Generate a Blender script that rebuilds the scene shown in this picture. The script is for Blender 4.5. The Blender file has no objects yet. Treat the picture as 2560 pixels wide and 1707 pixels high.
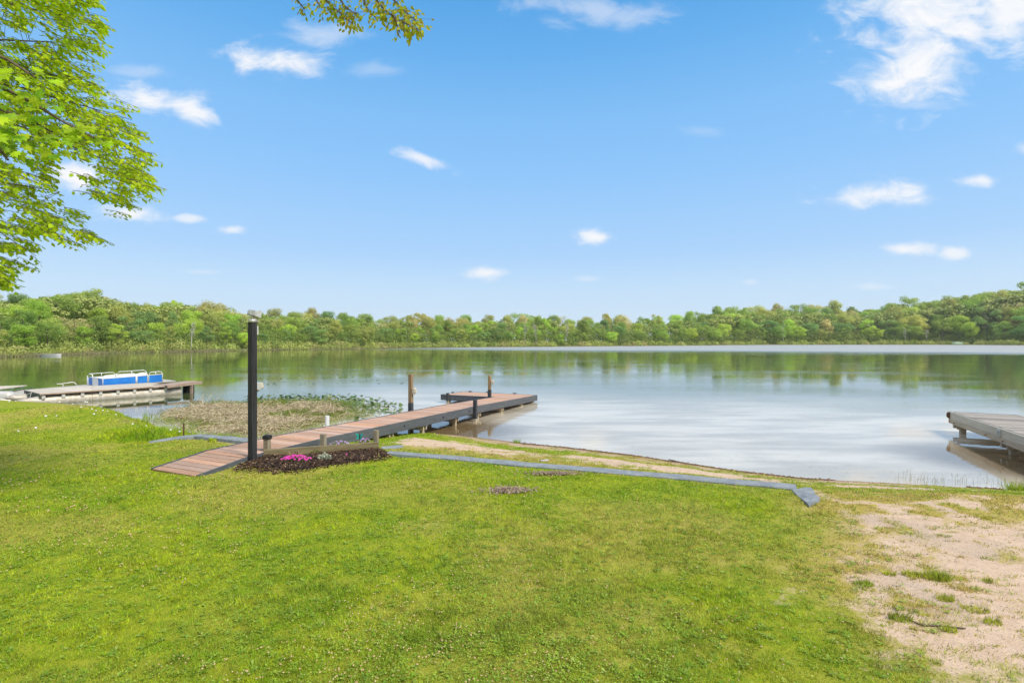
import bpy, math, random
import numpy as np
from mathutils import Vector, Matrix, noise as mnoise

R = math.radians
random.seed(7)
rng = np.random.default_rng(11)
scene = bpy.context.scene
COL = scene.collection

# ------------------------------------------------------------------ camera, world, sun, exposure
F, CX, HY, CAMZ = 1270.0, 1280.0, 851.0, 2.5        # focal length and horizon, in pixels of the 2560-wide photo
cam_data = bpy.data.cameras.new("camera")
cam = bpy.data.objects.new("camera", cam_data)
COL.objects.link(cam)
cam.location = (0, 0, CAMZ)
cam.rotation_euler = (R(90), 0, 0)
cam_data.sensor_width = 36
cam_data.lens = 36 * F / 2560
cam_data.shift_y = (853.5 - HY) / 2560 * -1
cam_data.clip_start = 0.05
cam_data.clip_end = 5000
scene.camera = cam

SUN_EL, SUN_AZ = R(48), R(124)                       # azimuth clockwise from +Y
SUN_DIR = Vector((math.sin(SUN_AZ) * math.cos(SUN_EL), math.cos(SUN_AZ) * math.cos(SUN_EL), math.sin(SUN_EL)))
sun_data = bpy.data.lights.new("sun", 'SUN')
sun_data.energy = 1.5
sun_data.angle = R(16)
sun_data.color = (1.0, 0.93, 0.80)
sun = bpy.data.objects.new("sun", sun_data)
COL.objects.link(sun)
sun.rotation_euler = SUN_DIR.to_track_quat('Z', 'Y').to_euler()

scene.view_settings.view_transform = 'Standard'
scene.view_settings.look = 'None'
scene.view_settings.gamma = 1
scene.view_settings.use_curve_mapping = False
EXPO = 1.42
scene.view_settings.exposure = EXPO
scene.cycles.use_denoising = True
scene.cycles.max_bounces = 8
scene.cycles.transparent_max_bounces = 8
scene.cycles.caustics_reflective = False
scene.cycles.caustics_refractive = False


def build_world():
    w = bpy.data.worlds.new("World")
    scene.world = w
    w.use_nodes = True
    nt = w.node_tree
    N, L = nt.nodes, nt.links
    N.clear()

    def node(t, **k):
        n = N.new(t)
        for a, b in k.items():
            setattr(n, a, b)
        return n

    def math_(op, a, b=None, c=None, clamp=False):
        n = node('ShaderNodeMath', operation=op, use_clamp=clamp)
        for i, v in enumerate((a, b, c)):
            if v is None:
                continue
            if isinstance(v, (int, float)):
                n.inputs[i].default_value = v
            else:
                L.new(v, n.inputs[i])
        return n.outputs[0]

    out = node('ShaderNodeOutputWorld')
    bg = node('ShaderNodeBackground')
    L.new(bg.outputs[0], out.inputs[0])
    sky = node('ShaderNodeTexSky', sky_type='NISHITA')
    sky.sun_disc = False
    sky.sun_elevation = SUN_EL
    sky.sun_rotation = SUN_AZ
    sky.air_density = 1.25
    sky.dust_density = 0.3
    sky.ozone_density = 2.2
    geo = node('ShaderNodeTexCoord')
    sep = node('ShaderNodeSeparateXYZ')
    L.new(geo.outputs['Generated'], sep.inputs[0])
    X, Y, Z = sep.outputs
    ysafe = math_('MAXIMUM', Y, 0.02)
    u = math_('DIVIDE', X, ysafe)
    v = math_('DIVIDE', Z, ysafe)
    comb = node('ShaderNodeCombineXYZ')
    L.new(u, comb.inputs[0])
    L.new(v, comb.inputs[1])
    ns = node('ShaderNodeTexNoise')
    ns.inputs['Scale'].default_value = 10.0
    ns.inputs['Detail'].default_value = 9
    ns.inputs['Roughness'].default_value = 0.62
    ns.inputs['Distortion'].default_value = 0.5
    st = node('ShaderNodeMapping')
    st.inputs['Scale'].default_value = (1.0, 1.9, 1.0)
    L.new(comb.outputs[0], st.inputs[0])
    L.new(st.outputs[0], ns.inputs['Vector'])
    nz = math_('SUBTRACT', ns.outputs[0], 0.5)
    # clouds: centre, half sizes (in the 2352-wide view of the photo), tilt in degrees, opacity
    clouds = [(640, 140, 150, 52, -4, 1.0), (735, 80, 110, 42, 0, .45), (865, 160, 100, 26, 0, .22),
              (330, 225, 150, 44, -6, 1.0), (440, 250, 100, 36, -18, .95), (175, 405, 95, 36, 0, 1.0),
              (300, 490, 100, 30, -3, 1.0), (435, 501, 45, 13, 0, .7), (537, 528, 38, 15, 0, .75),
              (975, 365, 90, 22, -18, .8), (1370, 545, 68, 24, -5, .95), (1118, 628, 60, 22, 0, .95),
              (1350, 20, 230, 52, -8, .42), (2190, 30, 330, 110, 12, 1.0), (2120, 150, 190, 85, 30, 1.0),
              (2350, 20, 230, 130, 0, .95), (2160, 20, 250, 150, 0, .85), (2110, 140, 190, 130, 30, .9),
              (2010, 446, 150, 42, 0, 1.0), (2245, 414, 75, 20, 0, .85), (2080, 573, 80, 23, 0, .95),
              (2195, 580, 42, 19, 0, .8), (2005, 660, 80, 12, 0, .35), (465, 625, 60, 10, 0, .3),
              (1350, 640, 35, 9, 0, .3), (1720, 648, 30, 9, 0, .3), (2360, 340, 40, 22, 0, .4),
              (325, 165, 90, 22, 0, .25), (1620, 300, 60, 18, 0, .15), (2100, 240, 150, 22, 0, .3)]
    acc = None
    for (cx, cy, rx, ry, rot, op) in clouds:
        k = 2560 / 2352
        m = node('ShaderNodeMapping', vector_type='TEXTURE')
        m.inputs['Location'].default_value = ((cx * k - CX) / F, (HY - cy * k) / F, 0)
        m.inputs['Rotation'].default_value = (0, 0, R(rot))
        m.inputs['Scale'].default_value = (rx * k / F, ry * k / F, 1)
        L.new(comb.outputs[0], m.inputs[0])
        ln = node('ShaderNodeVectorMath', operation='LENGTH')
        L.new(m.outputs[0], ln.inputs[0])
        d = math_('SUBTRACT', 1.0, ln.outputs['Value'])
        d = math_('MULTIPLY_ADD', nz, 2.3, d)
        mr = node('ShaderNodeMapRange', interpolation_type='SMOOTHSTEP')
        mr.inputs['From Min'].default_value = 0.0
        mr.inputs['From Max'].default_value = 1.0
        mr.inputs['To Max'].default_value = op
        L.new(d, mr.inputs['Value'])
        acc = mr.outputs[0] if acc is None else math_('MAXIMUM', acc, mr.outputs[0])
    front = math_('GREATER_THAN', Y, 0.05)
    acc = math_('MULTIPLY', acc, front)
    # unseen cloud overhead, to the sides and behind, added fuller to whiten the light
    zs = math_('MAXIMUM', Z, 0.06)
    c2 = node('ShaderNodeCombineXYZ')
    L.new(math_('DIVIDE', X, zs), c2.inputs[0])
    L.new(math_('DIVIDE', Y, zs), c2.inputs[1])
    n2 = node('ShaderNodeTexNoise')
    n2.inputs['Scale'].default_value = 1.1
    n2.inputs['Detail'].default_value = 8
    n2.inputs['Roughness'].default_value = 0.6
    L.new(c2.outputs[0], n2.inputs['Vector'])
    g = node('ShaderNodeMapRange', interpolation_type='SMOOTHSTEP')
    g.inputs['From Min'].default_value = 0.42
    g.inputs['From Max'].default_value = 0.56
    L.new(n2.outputs[0], g.inputs['Value'])
    # only away from the part of the sky where the photograph shows each cloud
    au = math_('ABSOLUTE', u)
    outs = math_('MAXIMUM', math_('SUBTRACT', v, 0.68), math_('SUBTRACT', au, 1.05))
    outs = math_('MAXIMUM', math_('MULTIPLY', outs, 5.0, clamp=True), math_('SUBTRACT', 1.0, front))
    acc = math_('MAXIMUM', acc, math_('MULTIPLY', g.outputs[0], outs), clamp=True)
    # the clear-sky gradient by elevation, steadied over the Nishita sky
    rp = node('ShaderNodeValToRGB')
    L.new(Z, rp.inputs[0])
    e = 2.0 ** -EXPO
    stops = [(0.0, (.70, .85, 1.0)), (.045, (.64, .81, 1.0)), (.10, (.56, .765, 1.0)), (.165, (.42, .67, 1.0)), (.31, (.28, .58, .99)),
             (.40, (.225, .53, .95)), (.49, (.14, .45, .89)), (.56, (.095, .385, .83)), (.8, (.06, .29, .72)), (1.0, (.05, .25, .66))]
    el = rp.color_ramp.elements
    while len(el) < len(stops):
        el.new(.5)
    for q, (ps, c_) in zip(el, stops):
        q.position = ps
        q.color = (*c_, 1)
    sc_ = node('ShaderNodeMix', data_type='RGBA', blend_type='MULTIPLY')
    sc_.inputs[0].default_value = 1.0
    L.new(rp.outputs[0], sc_.inputs[6])
    sc_.inputs[7].default_value = (e, e, e, 1)
    nsk = node('ShaderNodeMix', data_type='RGBA', blend_type='MULTIPLY')
    nsk.inputs[0].default_value = 1.0
    L.new(sky.outputs[0], nsk.inputs[6])
    nsk.inputs[7].default_value = (.055, .06, .06, 1)
    sk = node('ShaderNodeMix', data_type='RGBA')
    sk.inputs[0].default_value = .05
    L.new(sc_.outputs[2], sk.inputs[6])
    L.new(nsk.outputs[2], sk.inputs[7])
    mix = node('ShaderNodeMix', data_type='RGBA')
    L.new(acc, mix.inputs[0])
    L.new(sk.outputs[2], mix.inputs[6])
    mix.inputs[7].default_value = (.97 * e, .975 * e, 1.0 * e, 1)
    L.new(mix.outputs[2], bg.inputs[0])
    bg.inputs[1].default_value = 1.0


build_world()

# ------------------------------------------------------------------ helpers
def at(px, py, z):
    """ground point seen at a photo pixel, at height z"""
    d = F * (CAMZ - z) / (py - HY)
    return Vector(((px - CX) / F * d, d, z))


def on(px, depth, z):
    return Vector(((px - CX) / F * depth, depth, z))


def zat(py, depth):
    return CAMZ - (py - HY) * depth / F


class MB:
    def __init__(s):
        s.v, s.f, s.m = [], [], []

    def add(s, vs, fs, mi=0):
        b = len(s.v)
        s.v += [tuple(v) for v in vs]
        s.f += [tuple(i + b for i in f) for f in fs]
        s.m += [mi] * len(fs)
        return s

    def box(s, size, loc=(0, 0, 0), rot=None, mi=0, bev=0.0):
        hx, hy, hz = size[0] / 2, size[1] / 2, size[2] / 2
        M = Matrix.Translation(loc) @ (rot.to_4x4() if rot is not None else Matrix.Identity(4))
        if bev <= 0:
            vs = [M @ Vector((x * hx, y * hy, z * hz)) for x in (-1, 1) for y in (-1, 1) for z in (-1, 1)]
            fs = [(0, 1, 3, 2), (4, 6, 7, 5), (0, 4, 5, 1), (2, 3, 7, 6), (0, 2, 6, 4), (1, 5, 7, 3)]
            return s.add(vs, fs, mi)
        b = min(bev, hx * .45, hy * .45, hz * .45)
        # top and bottom chamfer rings
        def ring(ix, z):
            return [M @ Vector((sx * (hx - ix), sy * (hy - ix), z)) for sx, sy in ((-1, -1), (1, -1), (1, 1), (-1, 1))]
        vs = ring(b, -hz) + ring(0, -hz + b) + ring(0, hz - b) + ring(b, hz)
        fs = [(3, 2, 1, 0), (12, 13, 14, 15)]
        for k in range(3):
            for i in range(4):
                j = (i + 1) % 4
                fs.append((k * 4 + i, k * 4 + j, k * 4 + 4 + j, k * 4 + 4 + i))
        return s.add(vs, fs, mi)

    def tube(s, pts, r, n=6, mi=0, cap=True):
        pts = [Vector(p) for p in pts]
        rs = r if isinstance(r, (list, tuple)) else [r] * len(pts)
        vs = []
        up = Vector((0, 0, 1))
        for i, p in enumerate(pts):
            a = pts[max(0, i - 1)]
            b = pts[min(len(pts) - 1, i + 1)]
            t = (b - a).normalized()
            ref = up if abs(t.z) < .95 else Vector((1, 0, 0))
            e1 = t.cross(ref).normalized()
            e2 = t.cross(e1)
            for k in range(n):
                an = 2 * math.pi * k / n
                vs.append(p + (e1 * math.cos(an) + e2 * math.sin(an)) * rs[i])
        fs = []
        for i in range(len(pts) - 1):
            for k in range(n):
                j = (k + 1) % n
                fs.append((i * n + k, i * n + j, (i + 1) * n + j, (i + 1) * n + k))
        if cap:
            fs.append(tuple(range(n))[::-1])
            fs.append(tuple((len(pts) - 1) * n + k for k in range(n)))
        return s.add(vs, fs, mi)

    def mesh(s, name, mats=(), smooth=False):
        me = bpy.data.meshes.new(name)
        me.from_pydata(s.v, [], s.f)
        for m in mats:
            me.materials.append(m)
        if len(mats) > 1:
            me.polygons.foreach_set('material_index', s.m)
        if smooth:
            me.polygons.foreach_set('use_smooth', [True] * len(s.f))
        me.update()
        return me


def link(name, me, parent=None, loc=None, rot=None):
    o = bpy.data.objects.new(name, me)
    COL.objects.link(o)
    if parent:
        o.parent = parent
    if loc is not None:
        o.location = loc
    if rot is not None:
        o.rotation_euler = rot
    return o


def build(name, mb, mat, parent=None, smooth=False, loc=None, rot=None):
    mats = mat if isinstance(mat, (list, tuple)) else [mat]
    return link(name, mb.mesh(name, mats, smooth), parent, loc, rot)


def tag(o, label=None, cat=None, group=None, kind=None):
    if label:
        o['label'] = label
    if cat:
        o['category'] = cat
    if group:
        o['group'] = group
    if kind:
        o['kind'] = kind
    return o


def thing(name, label, cat, loc=(0, 0, 0), rz=0, group=None):
    o = bpy.data.objects.new(name, None)
    COL.objects.link(o)
    o.location = loc
    o.rotation_euler = (0, 0, rz)
    o.empty_display_size = .1
    return tag(o, label, cat, group)


def copy_tree(o, parent=None):
    c = o.copy()
    COL.objects.link(c)
    c.parent = parent
    for ch in o.children:
        copy_tree(ch, c)
    return c


def np_mesh(name, verts, nv, mats, attrs=None):
    """verts: (N*nv,3) array, every nv vertices one polygon"""
    n = len(verts) // nv
    me = bpy.data.meshes.new(name)
    me.vertices.add(len(verts))
    me.vertices.foreach_set('co', np.ascontiguousarray(verts, dtype=np.float32).ravel())
    me.loops.add(len(verts))
    me.loops.foreach_set('vertex_index', np.arange(len(verts), dtype=np.int32))
    me.polygons.add(n)
    me.polygons.foreach_set('loop_start', np.arange(0, n * nv, nv, dtype=np.int32))
    me.update()
    me.validate()
    for m in mats:
        me.materials.append(m)
    for k, a in (attrs or {}).items():
        at_ = me.attributes.new(k, 'FLOAT', 'FACE')
        at_.data.foreach_set('value', a.astype(np.float32))
    return me


# ------------------------------------------------------------------ materials
class NT:
    def __init__(s, name):
        s.mat = bpy.data.materials.new(name)
        s.mat.use_nodes = True
        s.nt = s.mat.node_tree
        s.N, s.L = s.nt.nodes, s.nt.links
        s.b = s.N['Principled BSDF']
        s.out = s.N['Material Output']

    def n(s, t, **k):
        x = s.N.new(t)
        for a, b in k.items():
            setattr(x, a, b)
        return x

    def set(s, sock, v):
        if isinstance(v, bpy.types.NodeSocket):
            s.L.new(v, sock)
        elif isinstance(v, (tuple, list)) and len(v) == 3 and sock.type == 'RGBA':
            sock.default_value = (*v, 1)
        else:
            sock.default_value = v

    def noise(s, vec, scale, detail=4, rough=.55, dist=0.0):
        x = s.n('ShaderNodeTexNoise')
        if vec is not None:
            s.L.new(vec, x.inputs['Vector'])
        x.inputs['Scale'].default_value = scale
        x.inputs['Detail'].default_value = detail
        x.inputs['Roughness'].default_value = rough
        x.inputs['Distortion'].default_value = dist
        return x.outputs[0]

    def mapping(s, vec, scale, rot=(0, 0, 0)):
        x = s.n('ShaderNodeMapping')
        s.L.new(vec, x.inputs[0])
        x.inputs['Scale'].default_value = scale
        x.inputs['Rotation'].default_value = rot
        return x.outputs[0]

    def ramp(s, val, lo, hi, a=0.0, b=1.0, smooth=True):
        x = s.n('ShaderNodeMapRange', interpolation_type='SMOOTHSTEP' if smooth else 'LINEAR')
        s.L.new(val, x.inputs['Value'])
        x.inputs['From Min'].default_value = lo
        x.inputs['From Max'].default_value = hi
        x.inputs['To Min'].default_value = a
        x.inputs['To Max'].default_value = b
        return x.outputs[0]

    def mix(s, f, a, b, blend='MIX'):
        x = s.n('ShaderNodeMix', data_type='RGBA', blend_type=blend)
        s.set(x.inputs[0], f)
        s.set(x.inputs[6], a)
        s.set(x.inputs[7], b)
        return x.outputs[2]

    def math(s, op, a, b=None, clamp=False):
        x = s.n('ShaderNodeMath', operation=op, use_clamp=clamp)
        s.set(x.inputs[0], a)
        if b is not None:
            s.set(x.inputs[1], b)
        return x.outputs[0]

    def attr(s, name):
        x = s.n('ShaderNodeAttribute', attribute_name=name)
        return x.outputs['Fac']

    def bump(s, h, strength=.3, dist=.01, nrm=None):
        x = s.n('ShaderNodeBump')
        x.inputs['Distance'].default_value = dist
        s.set(x.inputs['Strength'], strength)
        s.L.new(h, x.inputs['Height'])
        if nrm is not None:
            s.L.new(nrm, x.inputs['Normal'])
        return x.outputs[0]

    def pos(s):
        return s.n('ShaderNodeNewGeometry').outputs['Position']

    def obj(s):
        return s.n('ShaderNodeTexCoord').outputs['Object']

    def rand(s):
        return s.n('ShaderNodeObjectInfo').outputs['Random']

    def final(s, col, rough=.8, normal=None, spec=.3, metal=0):
        s.set(s.b.inputs['Base Color'], col)
        s.set(s.b.inputs['Roughness'], rough)
        s.b.inputs['Specular IOR Level'].default_value = spec
        s.b.inputs['Metallic'].default_value = metal
        if normal is not None:
            s.L.new(normal, s.b.inputs['Normal'])
        return s.mat


def wood(name, a, b, c=None, stretch=(1, 14, 14), scale=2.0, var=.35, rough=.8, streak=.5):
    t = NT(name)
    rnd = t.rand()
    o = t.obj()
    off = t.n('ShaderNodeVectorMath', operation='ADD')
    t.L.new(o, off.inputs[0])
    sc = t.math('MULTIPLY', rnd, 37.0)
    t.L.new(sc, off.inputs[1])
    v = t.mapping(off.outputs[0], stretch)
    g = t.noise(v, scale, 6, .65, .6)
    g2 = t.noise(t.mapping(off.outputs[0], tuple(x * 3.5 for x in stretch)), scale, 4, .6)
    col = t.mix(t.ramp(g, .35, .68), a, b)
    dark = c or tuple(x * .55 for x in a)
    col = t.mix(t.math('MULTIPLY', t.ramp(g2, .52, .72), streak), col, dark)
    hv = t.n('ShaderNodeHueSaturation')
    t.L.new(t.ramp(rnd, 0, 1, 1 - var, 1 + var, False), hv.inputs['Value'])
    t.L.new(t.ramp(t.math('FRACT', t.math('MULTIPLY', rnd, 7.3)), 0, 1, .8, 1.15, False), hv.inputs['Saturation'])
    t.L.new(col, hv.inputs['Color'])
    return t.final(hv.outputs[0], rough, t.bump(g2, .5, .003), .25)


def paint(name, a, b, rough=.5, scale=6, bumps=.15, metal=0, spec=.4, stretch=(1, 1, 1)):
    t = NT(name)
    v = t.mapping(t.obj(), stretch)
    g = t.noise(v, scale, 6, .65)
    return t.final(t.mix(t.ramp(g, .38, .68), a, b), rough, t.bump(g, bumps, .004), spec, metal)


def leafmat(name, cols, trans=.35, rnd_attr=None, scale=.5, vary=.25, rough=.6, world_pos=True):
    """foliage: colours vary by clump and by plant, with light coming through"""
    t = NT(name)
    g = t.noise(t.pos() if world_pos else t.obj(), scale, 3, .6)
    col = t.mix(t.ramp(g, .38, .64), cols[0], cols[1])
    if rnd_attr:
        r = t.attr(rnd_attr)
    else:
        r = t.rand()
    if len(cols) > 2:
        col = t.mix(t.ramp(r, .55, 1.0, 0, .8, False), col, cols[2])
    hv = t.n('ShaderNodeHueSaturation')
    rr = t.math('FRACT', t.math('MULTIPLY', r, 5.71))
    t.L.new(t.ramp(rr, 0, 1, 1 - vary, 1 + vary, False), hv.inputs['Value'])
    t.L.new(t.ramp(t.math('FRACT', t.math('MULTIPLY', r, 3.37)), 0, 1, .488, .512, False), hv.inputs['Hue'])
    t.L.new(col, hv.inputs['Color'])
    t.final(hv.outputs[0], rough, None, .25)
    tr = t.n('ShaderNodeBsdfTranslucent')
    tc = t.mix(1.0, hv.outputs[0], (1.15, 1.2, .55), 'MULTIPLY')
    t.L.new(tc, tr.inputs[0])
    ms = t.n('ShaderNodeMixShader')
    ms.inputs[0].default_value = trans
    t.L.new(t.b.outputs[0], ms.inputs[1])
    t.L.new(tr.outputs[0], ms.inputs[2])
    t.L.new(ms.outputs[0], t.out.inputs[0])
    return t.mat


M = {}
M['deck'] = wood('deck_boards', (.46, .27, .185), (.56, .37, .265), (.27, .14, .09), (1.2, 16, 16), 2.0, .2, .8, .5)
M['olddeck'] = wood('old_deck_boards', (.27, .24, .21), (.38, .345, .305), (.12, .10, .085), (1.2, 16, 16), 2.0, .3, .85, .7)
M['darkpaint'] = wood('charcoal_painted_wood', (.045, .05, .058), (.065, .07, .08), (.03, .033, .038), (.8, .8, 10), 2, .08, .65, .5)
M['fascia'] = wood('charcoal_fascia', (.075, .085, .10), (.11, .12, .135), (.05, .055, .065), (1.0, 8, 8), 2, .1, .65, .5)
M['blackpost'] = wood('black_painted_post', (.022, .022, .024), (.045, .046, .05), (.01, .01, .01), (14, 14, .8), 2, .05, .6, .6)
M['postwood'] = wood('treated_post_wood', (.27, .17, .08), (.36, .25, .13), (.12, .07, .035), (14, 14, .8), 2, .15, .85, .6)
M['legwood'] = wood('weathered_leg_wood', (.36, .30, .2), (.48, .41, .3), (.2, .15, .09), (14, 14, .8), 2, .15, .85, .5)
M['greytimber'] = wood('grey_green_timber', (.19, .155, .085), (.28, .24, .14), (.09, .08, .04), (1, 12, 12), 2.5, .12, .9, .6)
M['greypost'] = wood('grey_green_post', (.24, .19, .12), (.33, .28, .19), (.10, .09, .05), (12, 12, 1), 2.5, .12, .9, .6)
M['oldbeam'] = wood('old_grey_beam', (.42, .36, .28), (.54, .47, .38), (.22, .17, .12), (1, 12, 12), 2, .12, .85, .5)
M['rimboard'] = paint('pale_rim_board', (.42, .39, .32), (.50, .47, .40), .55, 3, .1, 0, .4, (1, 8, 8))
M['raftdeck'] = wood('grey_plywood', (.46, .41, .34), (.58, .52, .44), (.25, .2, .16), (2, 5, 5), 1.5, .15, .9, .4)
M['rottenwood'] = wood('rotten_brown_wood', (.26, .18, .14), (.45, .37, .31), (.10, .06, .05), (1, 10, 10), 2.5, .2, .9, .7)
M['alu'] = paint('dull_aluminium', (.50, .48, .44), (.62, .61, .58), .45, 3, .1, .25, .5, (1, 4, 4))
M['alustain'] = paint('stained_aluminium', (.42, .37, .29), (.58, .55, .50), .5, 2, .15, .2, .5, (.6, 5, 5))
M['whiterail'] = paint('white_tube', (.75, .75, .74), (.82, .82, .8), .4, 5, .02)
M['white'] = paint('white_plastic', (.74, .75, .77), (.8, .81, .82), .4, 5, .05)
M['bluepanel'] = paint('blue_panel', (.015, .17, .58), (.02, .22, .66), .45, 3, .05)
M['blackplastic'] = paint('black_plastic', (.012, .012, .013), (.03, .03, .03), .5, 8, .1)
M['greybox'] = paint('grey_plastic_box', (.42, .44, .42), (.52, .53, .5), .5, 8, .1)
M['beigebox'] = paint('weathered_beige_plastic', (.50, .46, .36), (.60, .56, .46), .6, 12, .2)
M['lampmetal'] = paint('weathered_lamp_metal', (.42, .43, .43), (.62, .62, .60), .4, 30, .3, .5)
M['glass'] = paint('lamp_glass', (.55, .58, .6), (.65, .68, .7), .08, 8, .0)
M['rust'] = paint('rusty_steel', (.10, .05, .03), (.2, .09, .05), .8, 20, .3)
M['concrete'] = None
M['teal'] = paint('teal_wing', (.01, .30, .27), (.03, .48, .44), .25, 20, .1)
M['stem'] = paint('green_stem', (.14, .2, .04), (.2, .28, .07), .7, 20, .1)
M['bark'] = wood('tree_bark', (.11, .085, .07), (.2, .165, .14), (.05, .04, .03), (6, 6, 1.5), 2, .2, .9, .6)
M['palebark'] = wood('pale_bark', (.42, .39, .35), (.55, .52, .48), (.2, .18, .15), (6, 6, 1.5), 2, .2, .9, .4)
M['twig'] = paint('twig_bark', (.10, .075, .05), (.17, .13, .09), .9, 20, .2)
M['pink'] = paint('pink_petals', (.75, .03, .38), (.85, .10, .55), .6, 30, .1)
M['lilac'] = paint('lilac_petals', (.42, .22, .55), (.60, .38, .70), .6, 30, .1)
M['fluff'] = paint('seed_fluff', (.70, .70, .66), (.8, .8, .77), .9, 60, .4)
M['silverleaf'] = paint('silver_leaf', (.34, .38, .28), (.5, .52, .40), .8, 30, .2)


def concrete():
    t = NT('grey_painted_concrete')
    p = t.pos()
    g = t.noise(p, 5, 8, .7)
    g2 = t.noise(p, 60, 4, .7)
    c = t.mix(t.ramp(g, .35, .7), (.20, .225, .25), (.30, .325, .345))
    c = t.mix(t.math('MULTIPLY', t.ramp(g2, .62, .75), .6), c, (.10, .10, .10))
    return t.final(c, .85, t.bump(t.math('ADD', g, g2), .5, .012), .2)


M['concrete'] = concrete()

# ------------------------------------------------------------------ terrain
NEAR = [(-70, 27), (-30, 21.4), (-19, 19.6), (-15.5, 18.4), (-13.2, 17.2), (-12.2, 16.2), (-11.2, 15.6),
        (-9.2, 13.6), (-7.0, 12.6), (-5.2, 12.3), (-4.0, 12.7), (-3.2, 13.4), (-2.4, 13.75), (-1.6, 13.5), (-.9, 13.1),
        (.2, 12.45), (1.13, 11.95), (2.6, 11.1), (3.5, 10.4), (4.36, 9.7), (5.3, 9.2), (6.74, 8.9), (8.33, 8.5),
        (12, 7.6), (20, 6), (70, 0)]
FAR = []
for px_, py_ in ((2900, 862), (2560, 863), (2350, 861.6), (2164, 861.6), (1900, 862), (1720, 863.8), (1500, 865.5), (1346, 867),
                 (1200, 868), (1079, 869), (960, 870.5), (860, 872.5), (740, 874), (640, 875.7), (500, 878.5), (366, 881.5), (230, 885),
                 (150, 887.5), (99, 889.6), (0, 893), (-200, 897)):
    p = at(px_, py_, 0)
    FAR.append((p.x, p.y))
POLY = NEAR + [(260, 20), (520, 170)] + FAR + [(-130, 50)]
P0 = np.array(POLY)
P1 = np.roll(P0, -1, 0)


def lake_sd(x, y):
    """signed distance to the shoreline, + on land"""
    x = np.asarray(x, float)
    y = np.asarray(y, float)
    best = np.full(x.shape, 1e9)
    inside = np.zeros(x.shape, bool)
    for (ax, ay), (bx, by) in zip(P0, P1):
        dx, dy = bx - ax, by - ay
        t = np.clip(((x - ax) * dx + (y - ay) * dy) / (dx * dx + dy * dy), 0, 1)
        best = np.minimum(best, (x - ax - t * dx) ** 2 + (y - ay - t * dy) ** 2)
        c = (ay > y) != (by > y)
        with np.errstate(divide='ignore', invalid='ignore'):
            xi = ax + (y - ay) * dx / (dy if dy else 1e-9)
        inside ^= c & (x < xi)
    return np.where(inside, -np.sqrt(best), np.sqrt(best))


def poly_in(x, y, poly, soft=.3):
    """soft membership in a polygon, 1 inside, falling over `soft` metres"""
    x = np.asarray(x, float)
    y = np.asarray(y, float)
    best = np.full(x.shape, 1e9)
    inside = np.zeros(x.shape, bool)
    n = len(poly)
    for i in range(n):
        ax, ay = poly[i][0], poly[i][1]
        bx, by = poly[(i + 1) % n][0], poly[(i + 1) % n][1]
        dx, dy = bx - ax, by - ay
        t = np.clip(((x - ax) * dx + (y - ay) * dy) / (dx * dx + dy * dy + 1e-12), 0, 1)
        best = np.minimum(best, (x - ax - t * dx) ** 2 + (y - ay - t * dy) ** 2)
        c = (ay > y) != (by > y)
        xi = ax + (y - ay) * dx / (dy if dy else 1e-9)
        inside ^= c & (x < xi)
    d = np.where(inside, np.sqrt(best), -np.sqrt(best))
    return np.clip(d / soft + .5, 0, 1)


def hash2(ix, iy, s):
    h = np.sin(ix * 127.1 + iy * 311.7 + s * 74.7) * 43758.5453
    return h - np.floor(h)


def vnoise(x, y, s=0):
    ix, iy = np.floor(x), np.floor(y)
    fx, fy = x - ix, y - iy
    fx = fx * fx * (3 - 2 * fx)
    fy = fy * fy * (3 - 2 * fy)
    a, b = hash2(ix, iy, s), hash2(ix + 1, iy, s)
    c, d = hash2(ix, iy + 1, s), hash2(ix + 1, iy + 1, s)
    return (a * (1 - fx) + b * fx) * (1 - fy) + (c * (1 - fx) + d * fx) * fy


def fbm(x, y, s=0, o=4):
    t, a, n = 0, .5, 0
    for k in range(o):
        t = t + a * vnoise(x * 2 ** k, y * 2 ** k, s + k)
        n += a
        a *= .5
    return t / n


# mulch bed and marsh outlines
MULCH = [at(x, y, .5) for x, y in ((585, 1168), (640, 1142), (665, 1134), (760, 1132), (850, 1122), (945, 1113), (966, 1122), (975, 1136),
                                   (925, 1147), (860, 1156), (800, 1164), (745, 1174), (690, 1178), (640, 1177))]
MARSH = [at(x, y, .04) for x, y in ((395, 1046), (430, 1028), (470, 1013), (545, 1000), (620, 1004), (700, 996), (800, 1000), (880, 1008),
                                    (905, 1030), (870, 1050), (780, 1072), (650, 1092), (560, 1092), (480, 1076), (430, 1062))]


E_ = (.985, 20.68)
U_ = (math.sin(R(24)), math.cos(R(24)))


def lawn_h(y):
    return .25 + .5 * np.exp(-np.maximum(y, -4) / 7.5)


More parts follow.
